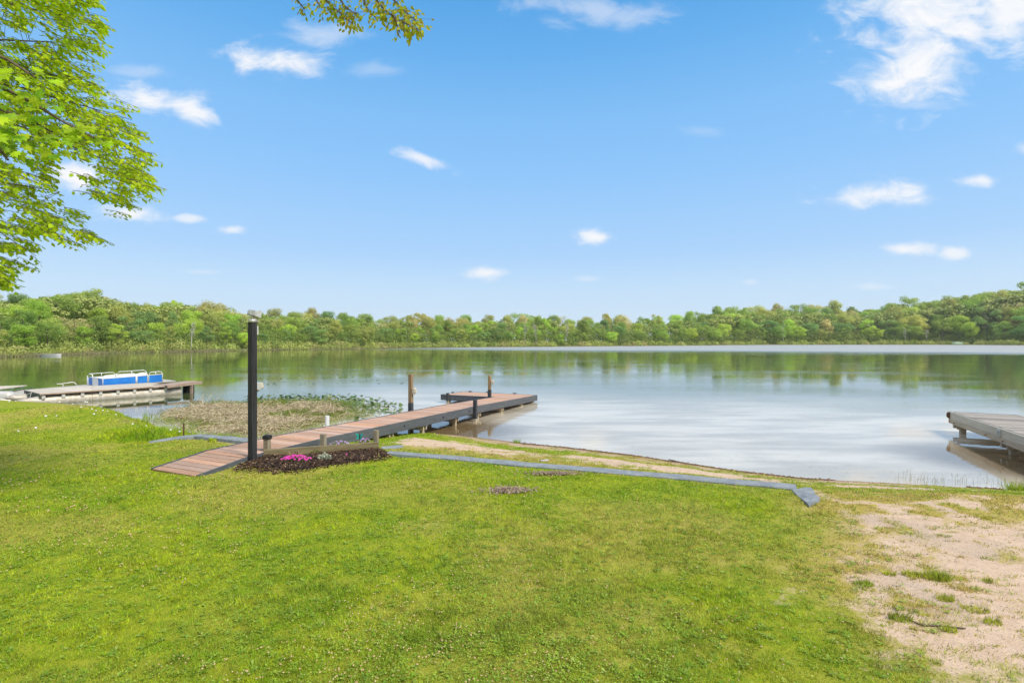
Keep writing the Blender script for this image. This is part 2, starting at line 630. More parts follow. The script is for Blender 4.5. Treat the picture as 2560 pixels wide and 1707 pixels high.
def terrain(x, y):
    x = np.asarray(x, float)
    y = np.asarray(y, float)
    sd = lake_sd(x, y)
    k = np.interp(x, [-30, -12.5, -11, -6, -3, 0, 4, 6, 12], [.55, .5, .25, .25, .16, .115, .16, .2, .25])
    g = lawn_h(y)
    bank = k * sd
    # smooth minimum of the bank slope and the lawn
    h = np.clip(.5 + .5 * (g - bank) / .08, 0, 1)
    z = g * (1 - h) + bank * h - .08 * h * (1 - h)
    z = np.where(sd < 0, np.maximum(sd * np.minimum(k, .3), -1.6), z)
    z += .02 * (fbm(x * .6, y * .6, 5) - .5) * np.clip(sd * 2, 0, 1)
    m = poly_in(x, y, MULCH, .35)
    z = z + .085 * m * (y < 12)
    sr = (E_[0] - x) * U_[0] + (E_[1] - y) * U_[1]
    so = (E_[0] - x) * U_[1] - (E_[1] - y) * U_[0]
    z = z + .035 * np.exp(-((so - .3) / .7) ** 2) * np.clip((sr - 12.6) / .5, 0, 1) * np.clip((14.05 - sr) / .5, 0, 1)
    ms = poly_in(x + 1.1 * (fbm(x * .9, y * .9, 13) - .5), y + 1.6 * (fbm(x * .9, y * .9, 14) - .5), MARSH, .9)
    z = np.where(y < 25, np.maximum(z, -1.6 + 1.61 * ms + .10 * (fbm(x * 1.5, y * 1.5, 9) - .5) * ms), z)
    # far shore: low bank, then woods on rising ground
    far = (y > 45) | (np.abs(x) > 90)
    az = np.arctan2(x, np.maximum(y, 1))
    hill = np.interp(az, [-1.2, -.8, -.45, 0, .35, .6, .8, 1.2], [5, 5, 2, 1.0, 3, 7, 14, 16])
    t = np.clip((sd - 8) / 90, 0, 1)
    zf = np.where(sd < 0, z, np.minimum(.12 * sd, .45) + hill * t * t * (3 - 2 * t))
    return np.where(far, zf, z)


def tz(x, y):
    return float(terrain(np.array([x]), np.array([y]))[0])


def sand_mask(x, y):
    """how bare the ground is: the beach by the water and the drive at the lower right"""
    x = np.asarray(x, float)
    y = np.asarray(y, float)
    n = fbm(x * 1.6, y * 1.6, 21) - .5
    n2 = fbm(x * .7, y * .7, 33) - .5
    n3 = fbm(x * 5.0, y * 5.0, 35) - .5
    beach1 = poly_in(x + n * .5, y + n * .5, [at(px, py, .3) for px, py in
                     ((1000, 1104), (1080, 1092), (1200, 1098), (1310, 1112), (1330, 1128), (1260, 1140), (1140, 1134), (1060, 1128))], .5)
    beach2 = poly_in(x + n * .5, y + n * .5, [at(px, py, .2) for px, py in
                     ((1380, 1142), (1450, 1134), (1600, 1150), (1760, 1170), (1860, 1184), (1990, 1196), (2060, 1201), (2040, 1208), (1900, 1206), (1700, 1190),
                      (1560, 1172), (1420, 1156))], .35)
    drive = poly_in(x + n * 1.0, y + n * 1.0, [at(px, py, .5) for px, py in
                    ((2150, 1390), (2180, 1330), (2330, 1290), (2700, 1280), (3600, 1320), (3900, 1900), (2700, 2100), (2420, 1760), (2300, 1620),
                     (2140, 1500), (2080, 1420), (2150, 1400), (2175, 1370))], .9)
    thin = poly_in(x + n * 1.2, y + n * 1.2, [at(px, py, .45) for px, py in
                   ((2040, 1245), (2200, 1225), (2700, 1232), (3400, 1300), (3600, 1900), (2500, 2100), (2250, 1700), (2000, 1480),
                    (2060, 1420), (2100, 1330))], 1.2)
    slab = poly_in(x, y, [at(px, py, .3) for px, py in ((2010, 1235), (2050, 1235), (2110, 1290), (2060, 1275))], .25)
    left = poly_in(x + n * .4, y + n * .4, [at(px, py, .4) for px, py in ((482, 1090), (560, 1094), (620, 1104), (600, 1114), (520, 1102))], .35)
    band = poly_in(x + n * .5, y + n * .5, [at(px, py, .25) for px, py in
                   ((975, 1118), (1010, 1096), (1180, 1094), (1310, 1110), (1500, 1132), (1850, 1180), (2060, 1200), (2500, 1222), (2500, 1240), (2100, 1222), (1990, 1214),
                    (1700, 1190), (1417, 1162), (1191, 1142), (1050, 1132))], .3)
    sd = lake_sd(x, y)
    rim = np.clip(1.5 - np.abs(sd - .3) / .7, 0, 1) * np.clip((x + 2.6) / .8, 0, 1) * np.clip(.66 + n3 * 1.7 + n * .8, 0, 1)
    s = np.maximum.reduce([beach1 * np.clip(.82 + n3 * 1.6, .3, 1), beach2 * np.clip(.85 + n3 * 1.6, .3, 1), band * np.clip(.62 + n3 * 1.5 + n2 * 1.2, 0, .9), drive * np.clip(.88 + n2 * .9 + n3 * 1.3, 0, 1), thin * np.clip(.52 + n2 * 1.0 + n3 * 2.2, 0, .9), slab * .8, left * .55,
                           rim * .8])
    patch = np.clip((fbm(x * 1.1, y * 1.1, 55) - .76) * 6, 0, .3)
    return np.clip(np.maximum(s, patch), 0, 1) * (y < 25)


def yellow_mask(x, y):
    """drier, yellower turf: beside the water, round the drive and in large patches of the lawn"""
    n = fbm(x * .55, y * .55, 77)
    base = np.clip((n - .44) * 4.5, 0, 1)
    dry = poly_in(x + (n - .5) * 2, y + (n - .5), [at(px, py, .4) for px, py in
                  ((960, 1125), (1000, 1095), (1300, 1110), (1990, 1205), (2700, 1230), (3000, 1400), (2300, 1800), (1950, 1500),
                   (1980, 1300), (1990, 1225), (1400, 1168))], .8)
    return np.clip(np.maximum(base * .5, dry), 0, 1)


def build_ground():
    def axis(lo, hi, c0, c1, fine, grow=1.18):
        a = list(np.arange(c0, c1, fine))
        st, p = fine, c1
        while p < hi:
            a.append(p)
            st *= grow
            p += st
        a.append(hi)
        st, p = fine, c0
        while True:
            st *= grow
            p -= st
            if p < lo:
                break
            a.insert(0, p)
        a.insert(0, lo)
        return np.array(a)
    xs = axis(-1500, 1500, -14, 12, .11, 1.07)
    ys = axis(-60, 1500, .8, 18, .11, 1.05)
    X, Y = np.meshgrid(xs, ys)
    Z = terrain(X, Y)
    nx, ny = len(xs), len(ys)
    me = bpy.data.meshes.new('ground')
    V = np.stack([X.ravel(), Y.ravel(), Z.ravel()], 1)
    idx = np.arange(nx * ny).reshape(ny, nx)
    q = np.stack([idx[:-1, :-1], idx[:-1, 1:], idx[1:, 1:], idx[1:, :-1]], -1).reshape(-1, 4)
    me.vertices.add(len(V))
    me.vertices.foreach_set('co', V.astype(np.float32).ravel())
    me.loops.add(q.size)
    me.loops.foreach_set('vertex_index', q.astype(np.int32).ravel())
    me.polygons.add(len(q))
    me.polygons.foreach_set('loop_start', np.arange(0, q.size, 4, dtype=np.int32))
    me.polygons.foreach_set('use_smooth', np.ones(len(q), bool))
    me.update()
    for nm, arr in (('sand', sand_mask(X, Y)), ('yellow', yellow_mask(X, Y)),
                    ('marsh', poly_in(X, Y, MARSH, .8) * (Y < 25)), ('shore', np.clip(lake_sd(X, Y) / 4, -1, 1))):
        a = me.attributes.new(nm, 'FLOAT', 'POINT')
        a.data.foreach_set('value', arr.ravel().astype(np.float32))
    t = NT('turf_and_sand')
    p = t.pos()
    fine = t.noise(p, 90, 5, .7)
    mid = t.noise(p, 9, 5, .65)
    big = t.noise(p, 1.3, 4, .6)
    green = t.mix(t.ramp(mid, .35, .65), (.20, .27, .014), (.31, .34, .018))
    yel = t.mix(t.ramp(mid, .35, .65), (.42, .36, .06), (.46, .34, .13))
    turf = t.mix(t.attr('yellow'), green, yel)
    turf = t.mix(t.math('MULTIPLY', t.ramp(fine, .5, .75), .5), turf, (.13, .09, .04))
    grains = t.n('ShaderNodeTexVoronoi')
    grains.inputs['Scale'].default_value = 110
    t.L.new(p, grains.inputs['Vector'])
    sand = t.mix(t.ramp(mid, .3, .7), (.57, .405, .28), (.68, .505, .365))
    sand = t.mix(t.math('MULTIPLY', t.ramp(t.noise(p, 45, 5, .75), .5, .72), .65), sand, (.27, .215, .165))
    sand = t.mix(t.math('MULTIPLY', t.ramp(big, .5, .7), .4), sand, (.36, .30, .24))
    sand = t.mix(t.math('MULTIPLY', t.ramp(grains.outputs[0], 0, .5), .0), sand, (.3, .25, .2))
    edge = t.ramp(t.math('ADD', t.attr('sand'), t.math('MULTIPLY', t.math('SUBTRACT', t.noise(p, 14, 6, .7), .5), 1.1)), .28, .72)
    col = t.mix(edge, turf, sand)
    col = t.mix(t.ramp(t.attr('marsh'), .3, .8), col, (.10, .085, .05))
    wet = t.ramp(t.n('ShaderNodeSeparateXYZ').outputs[2], 0, 1)
    sp = t.n('ShaderNodeSeparateXYZ')
    t.L.new(p, sp.inputs[0])
    lake = t.ramp(sp.outputs[2], .0, -.25)
    col = t.mix(lake, col, (.16, .11, .05))
    wetn = t.math('ADD', t.attr('shore'), t.math('MULTIPLY', t.math('SUBTRACT', mid, .5), .10))
    col = t.mix(t.math('MULTIPLY', t.ramp(wetn, .26, .10), .5), col, (.34, .23, .14))
    col = t.mix(t.ramp(wetn, .075, .02), col, (.24, .15, .09))
    dist = t.ramp(sp.outputs[1], 40, 70)
    farc = t.mix(t.ramp(t.attr('shore'), .25, .8), (.34, .29, .20), (.06, .09, .02))
    col = t.mix(dist, col, farc)
    h = t.math('ADD', t.math('MULTIPLY', fine, .4), t.noise(p, 30, 4, .7))
    t.final(col, .95, t.bump(h, .7, .02), .15)
    me.materials.append(t.mat)
    o = link('ground', me)
    tag(o, kind='structure')


def build_water():
    me = bpy.data.meshes.new('water')
    xs = [-1400, -300, -100, -40, -20, -10, 0, 10, 20, 40, 100, 300, 1400]
    ys = [-20, 0, 6, 9, 14, 20, 40, 80, 150, 300, 480]
    vs = [(x, y, 0) for y in ys for x in xs]
    nx = len(xs)
    fs = [(j * nx + i, j * nx + i + 1, (j + 1) * nx + i + 1, (j + 1) * nx + i) for j in range(len(ys) - 1) for i in range(nx - 1)]
    me.from_pydata(vs, [], fs)
    t = NT('lake_water')
    p = t.pos()
    sp = t.n('ShaderNodeSeparateXYZ')
    t.L.new(p, sp.inputs[0])
    X, Y = sp.outputs[0], sp.outputs[1]
    # pale sky and cloud reflections painted into the near colour, dark water beyond
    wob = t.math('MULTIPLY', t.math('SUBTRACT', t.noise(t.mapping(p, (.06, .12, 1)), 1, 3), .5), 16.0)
    sky_fade = t.ramp(t.math('ADD', t.math('ADD', Y, t.math('MULTIPLY', wob, .55)), t.math('MULTIPLY', X, .28)), 17, 30)
    pale = t.mix(t.ramp(t.noise(t.mapping(p, (.25, .8, 1)), 1, 4, .6), .36, .64), (.45, .39, .29), (.68, .60, .475))  # paler mottles stand in for mirrored cloud
    near = t.mix(sky_fade, pale, (.055, .08, .025))
    leftw = t.ramp(X, -9.5, -5.5, 1, 0)
    near = t.mix(t.math('MULTIPLY', leftw, t.ramp(Y, 16.5, 19.5, 0, 1)), near, (.075, .095, .03))
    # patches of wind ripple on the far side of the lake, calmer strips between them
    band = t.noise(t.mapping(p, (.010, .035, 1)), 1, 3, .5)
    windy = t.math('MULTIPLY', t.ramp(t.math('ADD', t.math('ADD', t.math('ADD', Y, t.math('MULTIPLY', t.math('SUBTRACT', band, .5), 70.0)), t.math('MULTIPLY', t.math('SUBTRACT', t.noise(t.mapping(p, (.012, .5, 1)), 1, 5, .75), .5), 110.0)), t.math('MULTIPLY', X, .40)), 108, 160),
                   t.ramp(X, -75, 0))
    near = t.mix(t.math('MULTIPLY', windy, .85), near, (.44, .43, .40))  # bright sky glitter on the ripples, painted into the base colour
    # tea-coloured shallows where the brown bottom shows, beside the two docks
    for (bx_, by_, r0, r1) in ((-1.5, 14.0, .9, 2.7), (10.2, 10.6, .8, 2.6), (-13.0, 17.6, .6, 2.2)):
        dv = t.n('ShaderNodeVectorMath', operation='DISTANCE')
        t.L.new(p, dv.inputs[0])
        dv.inputs[1].default_value = (bx_, by_, 0)
        near = t.mix(t.math('MULTIPLY', t.ramp(dv.outputs['Value'], r0, r1, 1, 0), .9), near, (.15, .095, .035))
    r1 = t.noise(t.mapping(p, (2.2, 5.5, 1), (0, 0, .15)), 1, 3, .55)
    r2 = t.noise(t.mapping(p, (.7, 1.9, 1), (0, 0, -.1)), 1, 2, .5)
    r3 = t.noise(t.mapping(p, (1.2, 3.0, 1)), 1, 3, .6)
    patch = t.ramp(t.noise(t.mapping(p, (.07, .22, 1)), 1, 3, .55), .38, .62)
    n1 = t.bump(t.math('ADD', r1, r2), t.math('ADD', .010, t.math('MULTIPLY', patch, .045)), .10)
    n2 = t.bump(r3, t.math('MULTIPLY', windy, 1.0), .22, n1)
    b = t.b
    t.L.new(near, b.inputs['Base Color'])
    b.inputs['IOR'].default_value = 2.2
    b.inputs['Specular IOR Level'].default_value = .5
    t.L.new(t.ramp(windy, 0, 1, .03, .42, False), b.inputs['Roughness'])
    t.L.new(n2, b.inputs['Normal'])
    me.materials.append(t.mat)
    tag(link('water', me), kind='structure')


build_ground()
build_water()

# ------------------------------------------------------------------ far shore woods
FM = {
    'mid': leafmat('leaves_mid_green', [(.29, .41, .10), (.42, .55, .13), (.48, .57, .15)], .48, None, .22, .18),
    'bright': leafmat('leaves_bright_green', [(.44, .60, .10), (.56, .72, .13), (.60, .72, .16)], .5, None, .3, .12),
    'dark': leafmat('leaves_dark_green', [(.22, .36, .12), (.30, .46, .15), (.35, .49, .16)], .42, None, .3, .18),
    'olive': leafmat('leaves_olive', [(.46, .49, .15), (.57, .58, .19), (.61, .56, .23)], .48, None, .3, .16),
    'tan': leafmat('leaves_budding', [(.60, .54, .28), (.70, .62, .33), (.70, .55, .36)], .48, None, .3, .12),
}


def crown_pts(seed, shape):
    r = np.random.default_rng(seed)
    nl = {'round': 30, 'oval': 26, 'airy': 20, 'spread': 30}[shape]
    lob = []
    for i in range(nl):
        while True:
            p = r.uniform(-1, 1, 3)
            if np.dot(p, p) < 1:
                break
        p = p / (np.linalg.norm(p) + .01) * (np.linalg.norm(p) ** .45)
        if shape == 'round':
            c = np.array([p[0] * .27, p[1] * .27, .60 + p[2] * .28])
            rad = r.uniform(.075, .13)
        elif shape == 'oval':
            c = np.array([p[0] * .19, p[1] * .19, .56 + p[2] * .34])
            rad = r.uniform(.065, .115)
        elif shape == 'airy':
            c = np.array([p[0] * .24, p[1] * .24, .62 + p[2] * .31])
            rad = r.uniform(.05, .09)
        else:
            c = np.array([p[0] * .36, p[1] * .36, .62 + p[2] * .24])
            rad = r.uniform(.07, .12)
        lob.append((c, rad))
    return lob


def crown_mesh(seed, shape, n=2600, leaf=.0135):
    r = np.random.default_rng(seed + 99)
    lob = crown_pts(seed, shape)
    w = np.array([l[1] ** 2 for l in lob])
    w /= w.sum()
    ci = r.choice(len(lob), n, p=w)
    C = np.array([l[0] for l in lob])[ci]
    Rd = np.array([l[1] for l in lob])[ci]
    d = r.normal(size=(n, 3))
    d[:, 2] = d[:, 2] * .8 + .25
    d /= np.linalg.norm(d, axis=1)[:, None]
    pos = C + d * (Rd * r.uniform(.55, 1.12, n))[:, None] * np.array([1.1, 1.1, .8])
    nrm = d + r.normal(size=(n, 3)) * .38 + np.array([0, 0, .55])
    nrm /= np.linalg.norm(nrm, axis=1)[:, None]
    a = np.cross(nrm, r.normal(size=(n, 3)))
    a /= np.linalg.norm(a, axis=1)[:, None]
    b = np.cross(nrm, a)
    s = (leaf * r.uniform(.5, 1.25, n))[:, None]
    V = np.stack([pos - a * s, pos - b * s * .6, pos + a * s, pos + b * s * .7], 1).reshape(-1, 3)
    return V


def trunk_mb(seed, shape, bare=False):
    r = random.Random(seed)
    mb = MB()
    x = y = 0
    pts = [(0, 0, -.03)]
    for k in range(1, 6):
        x += r.uniform(-.012, .012)
        y += r.uniform(-.012, .012)
        pts.append((x, y, k * .15))
    mb.tube(pts, [.017, .014, .012, .010, .007, .004], 6)
    for k in range(9 if not bare else 16):
        z = r.uniform(.25, .7)
        a = r.uniform(0, 6.28)
        ln = r.uniform(.1, .24)
        base = Vector((x * z / .75, y * z / .75, z))
        d = Vector((math.cos(a), math.sin(a), r.uniform(.5, 1.2))).normalized()
        mid = base + d * ln * .5 + Vector((0, 0, .01))
        mb.tube([base, mid, base + d * ln + Vector((0, 0, .03))], [.006, .004, .0015], 4)
        if bare:
            for q in range(3):
                dd = (d + Vector((r.uniform(-.6, .6), r.uniform(-.6, .6), r.uniform(-.1, .5)))).normalized()
                mb.tube([mid, mid + dd * ln * .6], [.003, .001], 3)
    return mb


SHAPES = ['round', 'oval', 'airy', 'spread', 'round', 'oval', 'spread', 'airy']
TRUNKS = [trunk_mb(50 + i, s).mesh('trunk', [M['bark']], True) for i, s in enumerate(SHAPES)]
CROWNS = {}
for kind in FM:
    for i, s in enumerate(SHAPES):
        if kind in ('bright', 'dark', 'tan') and i > 3:
            continue
        n = {'airy': 4200}.get(s, 7500)
        if kind == 'tan':
            n = int(n * .6)
        CROWNS[(kind, i)] = np_mesh('crown', crown_mesh(hash((s, i)) % 1000 if False else i * 13 + len(kind) * 7, s, n), 4, [FM[kind]])
TREEKIND = {'mid': 'mid-green tree', 'bright': 'light-green tree', 'dark': 'dark green tree', 'olive': 'olive-green tree', 'tan': 'brownish budding tree'}
ORD = ['leftmost', 'second', 'third', 'fourth', 'fifth', 'sixth', 'seventh', 'eighth', 'ninth', 'tenth', 'eleventh', 'twelfth']

# skyline of the woods in photo pixels
SKX = [-300, 0, 90, 180, 260, 330, 380, 470, 560, 640, 700, 760, 830, 900, 980, 1040, 1110, 1200, 1280, 1350, 1430, 1500, 1545, 1600, 1680,
       1730, 1790, 1850, 1900, 1960, 2020, 2080, 2150, 2200, 2245, 2300, 2340, 2400, 2450, 2500, 2560, 2900]
SKY_ = [722, 722, 716, 708, 716, 736, 735, 738, 744, 762, 768, 770, 768, 778, 788, 778, 777, 784, 784, 780, 785, 786, 774, 782, 776,
        770, 762, 756, 754, 748, 760, 758, 750, 754, 730, 748, 728, 726, 712, 704, 690, 660]


def section(px):
    return ('at the far left' if px < 320 else 'left of the lamp post' if px < 640 else 'between lamp post and dock posts' if px < 1000 else
            'behind the dock end' if px < 1400 else 'right of the dock' if px < 1850 else 'on the low hill' if px < 2240 else 'on the high hill at right')


def shore_dist(px):
    """distance along the ray of this pixel column to the far shoreline"""
    pts = sorted((CX + F * x / y, y) for x, y in FAR)
    return float(np.interp(px, [p[0] for p in pts], [p[1] for p in pts]))


def build_woods():
    r = random.Random(5)
    protos = {}
    labels = {}
    count = 0
    rows = [(6, .48, 62, 'front'), (14, .66, 56, 'front'), (26, .84, 50, 'mid'), (38, .97, 48, 'back'), (54, 1.02, 50, 'back')]
    for back, frac, step, rowname in rows:
        px = -150 + r.uniform(0, 40)
        while px < 2720:
            d0 = shore_dist(px)
            k = d0 / 190
            dep = d0 + back * (.75 + .35 * k) + r.uniform(-3, 4)
            x = (px - CX) / F * dep
            zg = tz(x, dep)
            top = float(np.interp(px, SKX, SKY_)) - 5 + r.uniform(-5, 8)
            basepy = HY + F * (CAMZ - zg) / dep
            toppy = basepy - (basepy - top) * frac * r.uniform(.84, 1.05)
            toppy = max(toppy, top - 4)
            if 585 < px < 675:
                toppy += 12
            h = (basepy - toppy) * dep / F
            h = max(3.0, h)
            w = r.random()
            if rowname == 'front':
                kind = 'bright' if w < .42 else 'mid' if w < .76 else 'olive' if w < .88 else 'tan' if w < .93 else 'dark'
            elif rowname == 'mid':
                kind = 'bright' if w < .18 else 'mid' if w < .55 else 'olive' if w < .78 else 'tan' if w < .84 else 'dark'
            else:
                kind = 'mid' if w < .50 else 'olive' if w < .74 else 'tan' if w < .82 else 'dark' if w < .88 else 'bright'
            if 640 < px < 1000 and kind in ('bright', 'tan') and r.random() < .7:
                kind = 'mid' if r.random() < .6 else 'dark'
            variants = [i for (k2, i) in CROWNS if k2 == kind]
            vi = r.choice(variants)
            if kind == 'bright' and frac > .9:
                h *= .86
            sec = section(px)
            rowtxt = {'front': 'by the water', 'mid': 'in mid wood', 'back': 'on the skyline'}[rowname]
            key = (kind, vi)
            if key not in protos:
                t = thing('tree', None, 'tree')
                link('trunk', TRUNKS[vi], t)
                link('crown', CROWNS[key], t)
                protos[key] = t
            else:
                t = copy_tree(protos[key])
            t['category'] = 'tree'
            t['group'] = 'trees of the wood on the opposite shore'
            labels.setdefault((kind, rowtxt, sec), []).append((x / dep, t))
            t.location = (x, dep, zg - .1)
            wd = r.uniform(.68, 1.05) * (1.3 if frac < .7 else 1.0)
            t.scale = (h * wd, h * wd, h)
            t.rotation_euler = (0, 0, r.uniform(0, 6.28))
            count += 1
            px += step * r.uniform(.72, 1.28) * (1.15 if px < 500 or px > 2100 else .92)
    for (kind, rowtxt, sec), lst in labels.items():
        lst.sort(key=lambda q: q[0])
        for i, (_, t) in enumerate(lst):
            if len(lst) == 1:
                t['label'] = f"only {TREEKIND[kind]} {rowtxt} {sec}"
            elif i == 0:
                t['label'] = f"leftmost {TREEKIND[kind]} {rowtxt} {sec}"
            elif i == len(lst) - 1:
                t['label'] = f"rightmost {TREEKIND[kind]} {rowtxt} {sec}"
            else:
                t['label'] = f"{ORD[i]} {TREEKIND[kind]} from the left {rowtxt} {sec}"
    # a few bare pale trunks that stand out
    bare = [trunk_mb(400 + i, 'round', True).mesh('trunk', [M['palebark']], True) for i in range(3)]
    for i, (px, top, lab) in enumerate(((479, 800, 'pale bare tree trunk between light-green crowns left of the black post'),
                                   (1312, 800, 'thin pale bare trunk in the woods above the dock end'),
                                   (1415, 803, 'pale bare trunk standing right of the dock end woods'),
                                   (1340, 806, 'short pale bare trunk between two thin bare trunks'),
                                   (1958, 806, 'pale bare trunk at the foot of the hill'),
                                   (2264, 820, 'grey-white forked trunk by the water under the hill'),
                                   (2315, 822, 'slim grey trunk by the water near the right edge'))):
        d0 = shore_dist(px) + 3
        x = (px - CX) / F * d0
        zg = tz(x, d0)
        h = (HY + F * (CAMZ - zg) / d0 - top) * d0 / F / .78
        o = link('bare_tree', bare[i % 3], None, (x, d0, zg - .1), (0, 0, i))
        o.scale = (h * .6, h * .6, h)
        tag(o, lab, 'bare tree')
    # the wood goes on behind the trees one can tell apart
    vs = []
    base = [crown_mesh(700 + i, s, 1000, .024) for i, s in enumerate(SHAPES[:4])]
    rr = np.random.default_rng(3)
    for px in np.arange(-500, 3000, 27):
        for back in (32, 58, 95):
            pxx = px + rr.uniform(-12, 12)
            d0 = shore_dist(pxx) + back * rr.uniform(.85, 1.15)
            x = (pxx - CX) / F * d0
            zg = tz(x, d0)
            top = float(np.interp(pxx, SKX, SKY_)) + rr.uniform(12, 30)
            h = max(4, (HY + F * (CAMZ - zg) / d0 - top) * d0 / F)
            b = base[rr.integers(4)]
            a = rr.uniform(0, 6.28)
            c, s = math.cos(a), math.sin(a)
            bx = (b[:, 0] * c - b[:, 1] * s) * h * 1.3 + x
            by = (b[:, 0] * s + b[:, 1] * c) * h * 1.3 + d0
            vs.append(np.stack([bx, by, b[:, 2] * h + zg], 1))
            if back < 90:
                vs.append(np.stack([bx + 2.5, by, b[:, 2] * h * .62 - h * .12 + zg], 1))
    V = np.concatenate(vs)
    me = np_mesh('distant_wood', V, 4, [leafmat('leaves_deep_wood', [(.27, .37, .10), (.40, .47, .13), (.44, .42, .16)], .25, None, .08, .1)])
    tag(link('distant_wood', me), kind='stuff')
    # undergrowth behind the front row, and the low brush along the water
    def brush(name, spec, mats, seed):
        rr = np.random.default_rng(seed)
        vs, att = [], []
        for pxx, off, h, wd, nn in spec(rr):
            d0 = shore_dist(pxx) + off
            x = (pxx - CX) / F * d0
            zg = tz(x, d0)
            d = rr.normal(size=(nn, 3))
            d /= np.linalg.norm(d, axis=1)[:, None]
            d[:, 2] = np.abs(d[:, 2])
            rad = rr.uniform(.5, 1.0, nn) ** .5
            lobes = 1 + .22 * np.sin(d[:, 0] * 9 + pxx) * np.sin(d[:, 1] * 7 + pxx)
            pos = np.array([x, d0, zg - .1]) + d * (rad * lobes)[:, None] * np.array([wd, wd, h])
            nr = d + rr.normal(size=(nn, 3)) * .6
            nr /= np.linalg.norm(nr, axis=1)[:, None]
            a = np.cross(nr, rr.normal(size=(nn, 3)))
            a /= np.linalg.norm(a, axis=1)[:, None]
            b = np.cross(nr, a)
            s = (rr.uniform(.10, .24, nn) * (d0 / 150) ** .5)[:, None]
            vs.append(np.stack([pos - a * s, pos - b * s * .6, pos + a * s, pos + b * s * .7], 1).reshape(-1, 3))
            att.append(np.full(nn, rr.random()))
        me = np_mesh(name, np.concatenate(vs), 4, mats, {'rnd': np.concatenate(att)})
        tag(link(name, me), kind='stuff')

    def low(rr):
        for i in range(420):
            px = rr.uniform(-250, 2750)
            s = shore_dist(px) / 150
            big = 1.25 if px < 700 else 1.0
            yield px, rr.uniform(.6, 7) * (1.6 if px < 650 else 1), rr.uniform(.9, 2.3) * big * s ** .3, rr.uniform(1.2, 2.8) * s ** .4, 330
    bm = leafmat('brush_leaves', [(.34, .40, .10), (.44, .50, .13), (.52, .46, .20)], .25, 'rnd', .3, .2)
    brush('shoreline_brush', low, [bm], 8)

    def under(rr):
        for i in range(900):
            px = -300 + 3.45 * i + rr.uniform(-4, 4)
            s = shore_dist(px) / 150
            yield px, rr.uniform(6, 26), rr.uniform(4, 8.5) * s ** .3, rr.uniform(3, 5) * s ** .4, 200
    brush('woodland_undergrowth', under, [leafmat('undergrowth_leaves', [(.17, .25, .05), (.28, .37, .07), (.34, .37, .10)], .25, 'rnd', .3, .2)], 9)

    # pale dry grass and sedge at the water's edge
    rr = np.random.default_rng(12)
    n = 26000
    px = rr.uniform(-250, 2750, n)
    d0 = np.array([shore_dist(p) for p in px]) + rr.uniform(-.8, 1.6, n)
    x = (px - CX) / F * d0
    z = np.maximum(terrain(x, d0), -.05)
    h = rr.uniform(.15, .55, n) * np.where(px < 700, 1.0, .9)
    w = rr.uniform(.03, .09, n)
    an = rr.uniform(0, 6.28, n)
    lean = rr.normal(size=(n, 2)) * .15
    A = np.stack([x - np.cos(an) * w, d0 - np.sin(an) * w, z - .05], 1)
    B = np.stack([x + np.cos(an) * w, d0 + np.sin(an) * w, z - .05], 1)
    C = np.stack([x + lean[:, 0], d0 + lean[:, 1], z + h], 1)
    me = np_mesh('shore_sedge', np.stack([A, B, C], 1).reshape(-1, 3), 3,
                 [leafmat('sedge_leaves', [(.30, .26, .15), (.30, .31, .12), (.2, .26, .07)], .2, 'rnd', .05, .2)], {'rnd': rr.random(n)})
    tag(link('shore_sedge', me), kind='stuff')
    return count


NTREES = build_woods()

